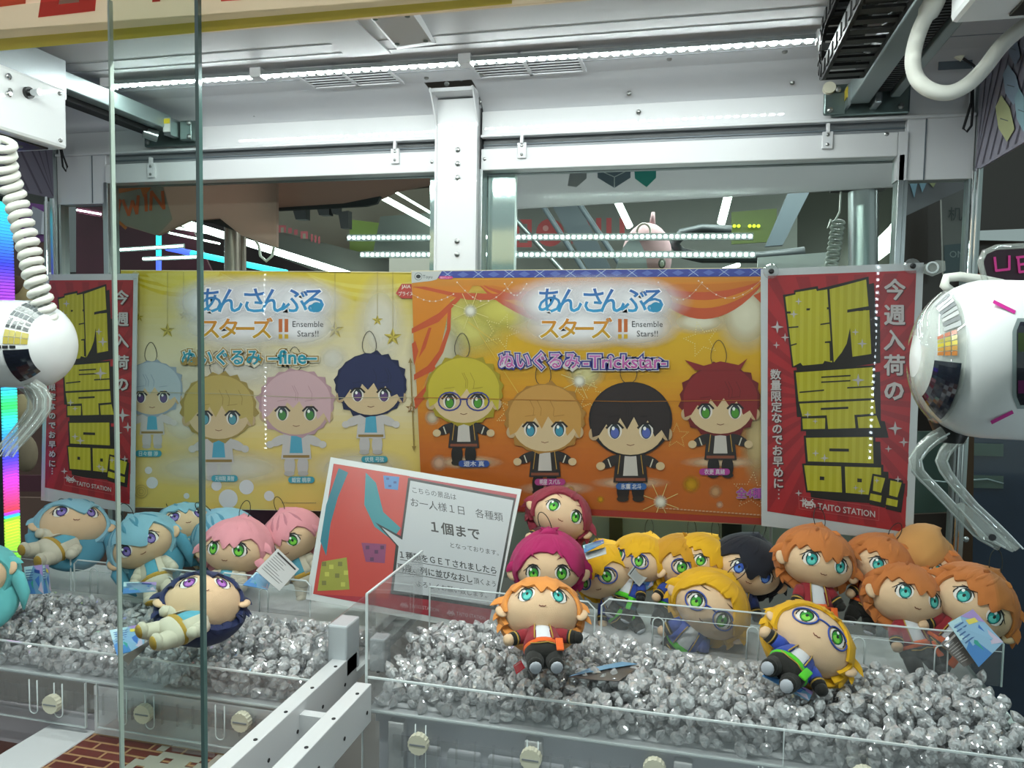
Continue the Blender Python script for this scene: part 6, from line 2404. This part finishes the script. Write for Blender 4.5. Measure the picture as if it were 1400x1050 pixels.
for a, b, n, lab in (((158, 342), (251, 336), 30, 'upper short dotted light row beside the upright neon line'), ((195, 354), (272, 351), 26, 'lower short dotted light row beside the upright neon line')):
    led_strip(PY(*a, 2.3), PY(*b, 2.3), n, lab, 'light_row', dm=M_LEDW, bead=.003, group='light rows behind the window', body=mat('hall_grey_channel'), down=Vector((0, -1, 0)))

# neighbour seen through the small claw side window
t = thing('neighbour_machine', (-1.1, 2.0, 1.2), 'neighbouring machine with a rosy slanted header and orange mirrored word seen behind the door glass', 'claw machine', 'neighbouring machines')
pxbox('header_panel', t, ((140, 230), (378, 222), (378, 338), (330, 322), (300, 298), (258, 302), (215, 322), (140, 300)), 1.64, M_HDRB)
pr = Print((0, 1.6385, 0), (0, -1, 0), .0004)
pr.poly([(150, 252), (222, 252), (236, 300), (215, 322), (150, 300)], '#93867a', 1)
pr.poly([(152, 252), (210, 252), (196, 270), (192, 258), (156, 266)], '#c0662c', 2)
for st in (((155, 277), (164, 274), (159, 300)), ((168, 274), (176, 294), (181, 275), (187, 292), (189, 268)), ((199, 266), (200, 288)), ((206, 287), (207, 262), (224, 285), (222, 262))):
    pr.line(st, 4.2, '#c0562a', 3)
pr.line([(150, 292), (172, 312)], 4, '#c0662c', 3)
pr.build('mirrored_word', M_PRINTM, t)
pxbox('curved_header', t, ((378, 226), (600, 214), (600, 250), (540, 262), (525, 270), (500, 280), (378, 285)), 1.70, translucent('brown_header_panel', '#9a8278', .5))
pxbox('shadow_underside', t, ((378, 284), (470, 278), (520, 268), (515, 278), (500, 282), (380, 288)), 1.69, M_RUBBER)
pxbox('maroon_back', t, ((140, 296), (262, 310), (290, 372), (140, 376)), 2.9, M_MAROON)
pxbox('dark_back', t, ((236, 300), (420, 318), (560, 372), (236, 374)), 3.4, mat('dark_back_panel', '#3a2c30', rough=.5, var=.3, vscale=3))
pxbox('cream_back', t, ((378, 280), (600, 255), (600, 372), (520, 372), (378, 316)), 3.0, mat('cream_back_panel', '#94897a', rough=.4, var=.1, vscale=3))
pxbox('dark_slope', t, ((372, 314), (600, 372), (440, 374), (372, 348)), 2.8, mat('dark_slope_grey', '#54534c', rough=.4))
pxbox('green_patch', t, ((478, 300), (520, 305), (520, 362), (478, 352)), 2.9, mat('lime_grey_panel', '#8aa04a', rough=.4))
pxbox('grey_unit', t, ((520, 296), (600, 290), (600, 345), (510, 345)), 2.7, mat('slate_panel', '#5f6560', rough=.4, var=.2, vscale=4))
pxbox('white_unit', t, ((532, 348), (600, 346), (600, 374), (532, 374)), 2.3, mat('ivory_unit', '#a09a92', rough=.4))
pr = Print((0, 2.78, 0), (0, -1, 0), .0006)
for x, w in ((381, 10), (394, 5), (402, 5), (411, 10), (425, 2.5), (430, 2.5), (435, 2.5)):
    y = 308 + (x - 381) * .28
    pr.rect(x, y, x + w, y + 10 if w != 5 else y + 7, '#b0525a', 1)
    if w == 10: pr.rect(x + 3, y + 3, x + 7, y + 10, '#94897a', 2)
pr.build('red_lettering', M_PRINTM, t)
for x, y, w, h in ((400, 286, 18, 14), (432, 282, 18, 12), (462, 290, 14, 22), (450, 276, 12, 16)):
    pxbox('black_fitting', t, ((x, y), (x + w, y - 2), (x + w, y + h), (x + 4, y + h)), 2.4, M_RUBBER, .03)
rod('pole', t, PY(318, 300, 1.75), PY(318, 500, 1.75), .020, mat('rosy_pole', '#8d8078', rough=.25, metal=.6), 20)
rod('pole', t, PY(332, 312, 1.78), PY(332, 500, 1.78), .009, mat('rosy_pole'), 16)
q = MB(); q.tube([PY(x, y, 1.70) for x, y in ((372, 316), (375, 335), (372, 350), (364, 357), (356, 350), (354, 336), (345, 322), (336, 315))], .0035, 8); q.build('cable_loop', M_WCABLE, t, True)
pxbox('pole_clamp', t, ((292, 300), (318, 298), (372, 316), (368, 322), (330, 318), (292, 306)), 1.72, M_RUBBER)
pxbox('chrome_panel', t, ((60, 275), (104, 278), (104, 372), (60, 372)), 1.75, mat('soft_chrome', '#8f9294', rough=.22, metal=.8))
pxbox('maroon_panel', t, ((104, 283), (146, 283), (146, 375), (104, 375)), 1.70, M_MAROON)
pxbox('rose_panel', t, ((20, 680), (600, 690), (600, 800), (20, 800)), 1.75, mat('rose_brown_panel', '#7c5a52', rough=.5, var=.15, vscale=4))
pxbox('plum_panel', t, ((236, 694), (420, 698), (440, 760), (250, 760)), 1.72, mat('plum_panel', '#5f2c48', rough=.5))
rebase(t)
led_strip(PY(105, 287, 1.66), PY(139, 293, 1.66), 14, 'tiny dotted light row on the maroon panel beside the coiled cord', 'light_row', dm=M_LEDW, bead=.0018, group='light rows behind the window', body=M_MAROON, down=Vector((0, -1, 0)))

# pink plush animal in the neighbour machine
t = thing('plush_animal', PY(878, 350, 1.95), 'pale pink plush animal head with grey oval eye peeping above the orange poster', 'plush toy')
M_PP = plush('pale_pink_plush', '#c9a2a6') if 'plush' in globals() else mat('pale_pink_plush', '#c9a2a6', rough=.8)
c = PY(884, 352, 1.95)
q = MB(); q.ell(tuple(c), (.062, .05, .085), 24, 16); q.build('head', M_PP, t, True)
c2 = PY(880, 316, 1.905)
q = MB(); q.tube([c2 + Vector((.016 * cos(a), 0, .018 * sin(a))) for a in [2 * pi * i / 14 for i in range(14)]], .003, 6, closed=True); q.build('ear_ring', mat('pale_ear_plush', '#d8cfc6', rough=.8), t, True)
q = MB(); q.ell(tuple(PY(905, 360, 1.89)), (.009, .004, .013), 14, 8); q.build('eye', mat('grey_eye_plush', '#5c6156', rough=.6), t, True)
q = MB(); q.ell(tuple(PY(905, 361, 1.885)), (.005, .003, .008), 12, 8); q.build('eye_centre', mat('pale_eye_plush', '#b5bcae', rough=.6), t, True)
q = MB(); q.tube([PY(892, 308, 1.95), PY(893, 290, 1.95)], [.008, .004], 8); q.build('horn', M_PP, t, True)
q = MB(); q.prism([PY(x, y, 1.9) for x, y in ((840, 372), (852, 338), (868, 318), (882, 345), (886, 372))], (0, .02, 0)); q.build('pale_bib', mat('pale_bib_plush', '#b5bcc0', rough=.8), t)
rebase(t)

# ---- right of the cabinet, beyond the side wall
t = thing('neighbour_machine', (.9, 2.2, 1.2), 'dark machine with bronze frame and blue reflections beyond the corner at the big claw', 'claw machine', 'neighbouring machines')
pxbox('dark_side', t, ((1224, 225), (1420, 190), (1420, 420), (1224, 420)), 1.9, mat('brown_shadow_panel', '#3b302c', rough=.3, coat=.5, var=.2, vscale=6))
pxbox('lilac_header', t, ((1224, 240), (1320, 232), (1318, 258), (1228, 300)), 1.72, mat('lilac_grey_panel', '#77747a', rough=.4))
for pts, c_ in ((((1243, 248), (1255, 248), (1250, 270)), '#8fb0c6'), (((1256, 248), (1268, 248), (1261, 263)), '#8fb0c6'), (((1269, 248), (1281, 248), (1276, 256)), '#b5b98a')):
    q = MB(); q.prism([PY(x, y, 1.715) for x, y in pts], (0, .002, 0)); q.build('pennant_decal', mat('decal_' + c_, c_, rough=.5), t)
pxbox('grey_sign', t, ((1287, 262), (1322, 255), (1322, 375), (1290, 375)), 1.76, mat('dim_grey_sign', '#6f6d6c', rough=.4))
pr = Print((0, 1.757, 0), (0, -1, 0), .0006)
pr.text('机', 1306, 300, 20, '#3d4346', 1, anchor='c')
pr.poly([(1291, 335), (1322, 332), (1322, 375), (1291, 375)], '#4e5a60', 1)
pr.text('ON', 1308, 352, 13, '#8d9496', 2, anchor='c')
pr.build('sign_print', M_PRINTM, t)
pxbox('silver_band', t, ((1322, 316), (1420, 312), (1420, 330), (1322, 328)), 1.85, M_CHROME)
pxbox('plum_sign', t, ((1345, 340), (1420, 338), (1420, 384), (1345, 386)), 1.80, mat('plum_sign_panel', '#4c3040', rough=.4))
pr = Print((0, 1.796, 0), (0, -1, 0), .0006)
for st in (((1360, 352), (1362, 370), (1380, 368)), ((1380, 350), (1380, 368)), ((1390, 352), (1408, 350)), ((1392, 362), (1408, 360)), ((1392, 352), (1394, 372), (1410, 370))):
    pr.line(st, 3.4, '#c0347a', 1)
pr.build('pink_lettering', mat('pink_sign_light', '#d03a88', emit=.5), t)
pxbox('red_strip', t, ((1318, 372), (1420, 382), (1420, 400), (1318, 392)), 1.88, mat('red_strip_panel', '#b0302c', rough=.4))
pxbox('teal_back', t, ((1236, 590), (1330, 590), (1330, 712), (1236, 706)), 2.0, mat('teal_grey_panel', '#55665f', rough=.25, coat=.6, var=.25, vscale=7))
pxbox('brown_back', t, ((1236, 704), (1330, 700), (1330, 860), (1236, 860)), 1.9, mat('dark_brown_panel', '#35261f', rough=.4))
pxbox('bronze_post', t, ((1318, 590), (1332, 590), (1328, 900), (1314, 900)), 1.70, mat('bronze_post', '#4f3a2a', rough=.3, metal=.5), .03)
pxbox('blue_glass', t, ((1331, 585), (1440, 585), (1440, 980), (1327, 980)), 1.80, mat('navy_reflecting_panel', '#27364c', rough=.12, coat=1., var=.5, vscale=9), .01)
for y in (606, 650):
    pxbox('pale_ledge', t, ((1331, y), (1372, y + 1), (1372, y + 18), (1331, y + 17)), 1.79, mat('teal_grey_panel'))
q = MB(); q.tube([PY(x, y, 1.785) for x, y in ((1262, 656), (1290, 659), (1320, 657), (1350, 655), (1372, 661))], .0018, 6); q.build('light_scratch', mat('pale_reflex_line', '#a5b4b8', rough=.2), t, True)  # thin pale tube stands in for a reflected line of light
for x, y in ((1303, 728), (1320, 737)):
    screw(PY(x, y, 1.69), (0, -1, 0), .006, t, .004, M_CHROME)
rebase(t)
for k, (x, c_) in enumerate(((1357, '#a9a4d8'), (1372, '#7f78c0'), (1366, '#b5b46a'))):
    pass
# acrylic hook beside the red notice
t = thing('acrylic_hook', PY(1275, 365, 1.44), 'clear acrylic hook with a round hole at the top corner of the red notice', 'hook')
q = MB(); q.prism([PY(x, y, 1.445) for x, y in ((1262, 362), (1280, 356), (1291, 357), (1292, 370), (1284, 374), (1274, 378), (1262, 374))], (0, -.004, 0)); q.build('hook_plate', M_CLAWARM, t)
q = MB(); c = PY(1275, 366, 1.44); q.tube([c + Vector((.009 * cos(a), 0, .009 * sin(a))) for a in [2 * pi * i / 14 for i in range(14)]], .0018, 6, closed=True); q.build('hook_ring', M_ACRYLE, t, True)
rebase(t)

# ---- beyond the left side wall: rainbow light column and clutter
import colorsys
t = thing('rainbow_light_column', (-1.5, 1.41, .9), 'upright rainbow coloured light column outside the cabinet beside the small claw', 'light column')
q = MB(); q.box((-1.522, 1.40, .90), (-1.505, 1.44, 1.74)); q.build('column_back', M_RUBBER, t)
keys = ((1.74, .50), (1.66, .55), (1.60, .64), (1.54, .78), (1.46, .80), (1.40, .72), (1.32, .58), (1.27, .38), (1.24, .50), (1.17, .62), (1.11, .82), (1.05, .93), (1.03, .98), (1.01, .18), (.97, .2), (.90, .27))
for k in range(116):
    z = .905 + k * .0071
    for (z1, h1), (z0, h0) in zip(keys, keys[1:]):
        if z0 <= z <= z1:
            h = h0 + (h1 - h0) * (z - z0) / (z1 - z0)
    r_, g_, b_ = colorsys.hsv_to_rgb(h % 1, .66, 1)
    hx = '#%02x%02x%02x' % (int(r_ * 255), int(g_ * 255), int(b_ * 255))
    q = MB(); q.box((-1.505, 1.402, z), (-1.498, 1.438, z + .0055))
    q.build('light_cell', mat('light_' + hx, hx, emit=.9), t)
rebase(t)
t = thing('plush_heap_machine', (-1.9, 1.9, 1.2), 'tan and brown plush figures in the machine beyond the rainbow column', 'plush display')
pxbox('purple_screen', t, ((26, 275), (60, 280), (60, 330), (30, 335)), 1.9, mat('violet_picture', '#8a4a9a', rough=.4, var=.4, vscale=20))
pxbox('pale_screen', t, ((44, 282), (58, 290), (56, 320), (40, 322)), 1.89, mat('pale_picture', '#b9b4c4', rough=.4))
pxbox('maroon_side', t, ((-20, 270), (64, 285), (64, 700), (-20, 700)), 2.3, mat('dusty_rose_panel', '#6b4a44', rough=.5, var=.2, vscale=5))
for (x, y, rx, rz, c_) in ((34, 402, .03, .05, '#c2a57a'), (24, 390, .022, .03, '#5d4230'), (44, 420, .024, .036, '#5d4230'), (28, 440, .03, .03, '#c2a57a'), (30, 560, .03, .05, '#b09a78'), (36, 620, .035, .06, '#8d7a68')):
    q = MB(); q.ell(tuple(PY(x, y, 1.95 + x * .002)), (rx, .03, rz), 16, 10); q.build('plush_lump', mat('lump_' + c_, c_, rough=.85), t, True)
pxbox('plum_shelf', t, ((24, 650), (62, 650), (62, 672), (24, 672)), 1.9, M_MAROON)
rebase(t)

# corner light columns at the front of the cabinet (they glint on the posters)
for x, y, lab, n in ((-1.428, .578, 'column of small white lights at the front corner on the small claw side', 40), (.4545, .742, 'column of small white lights at the front corner on the big claw side', 34)):
    led_strip((x, y, 1.70), (x, y, 1.70 - n * .0165), n, lab, 'corner_light_column', dm=mat('corner_diode', '#eef4ff', emit=CORNER_LED), bead=.0032, group='corner light columns', down=Vector((0, 1, 0)))
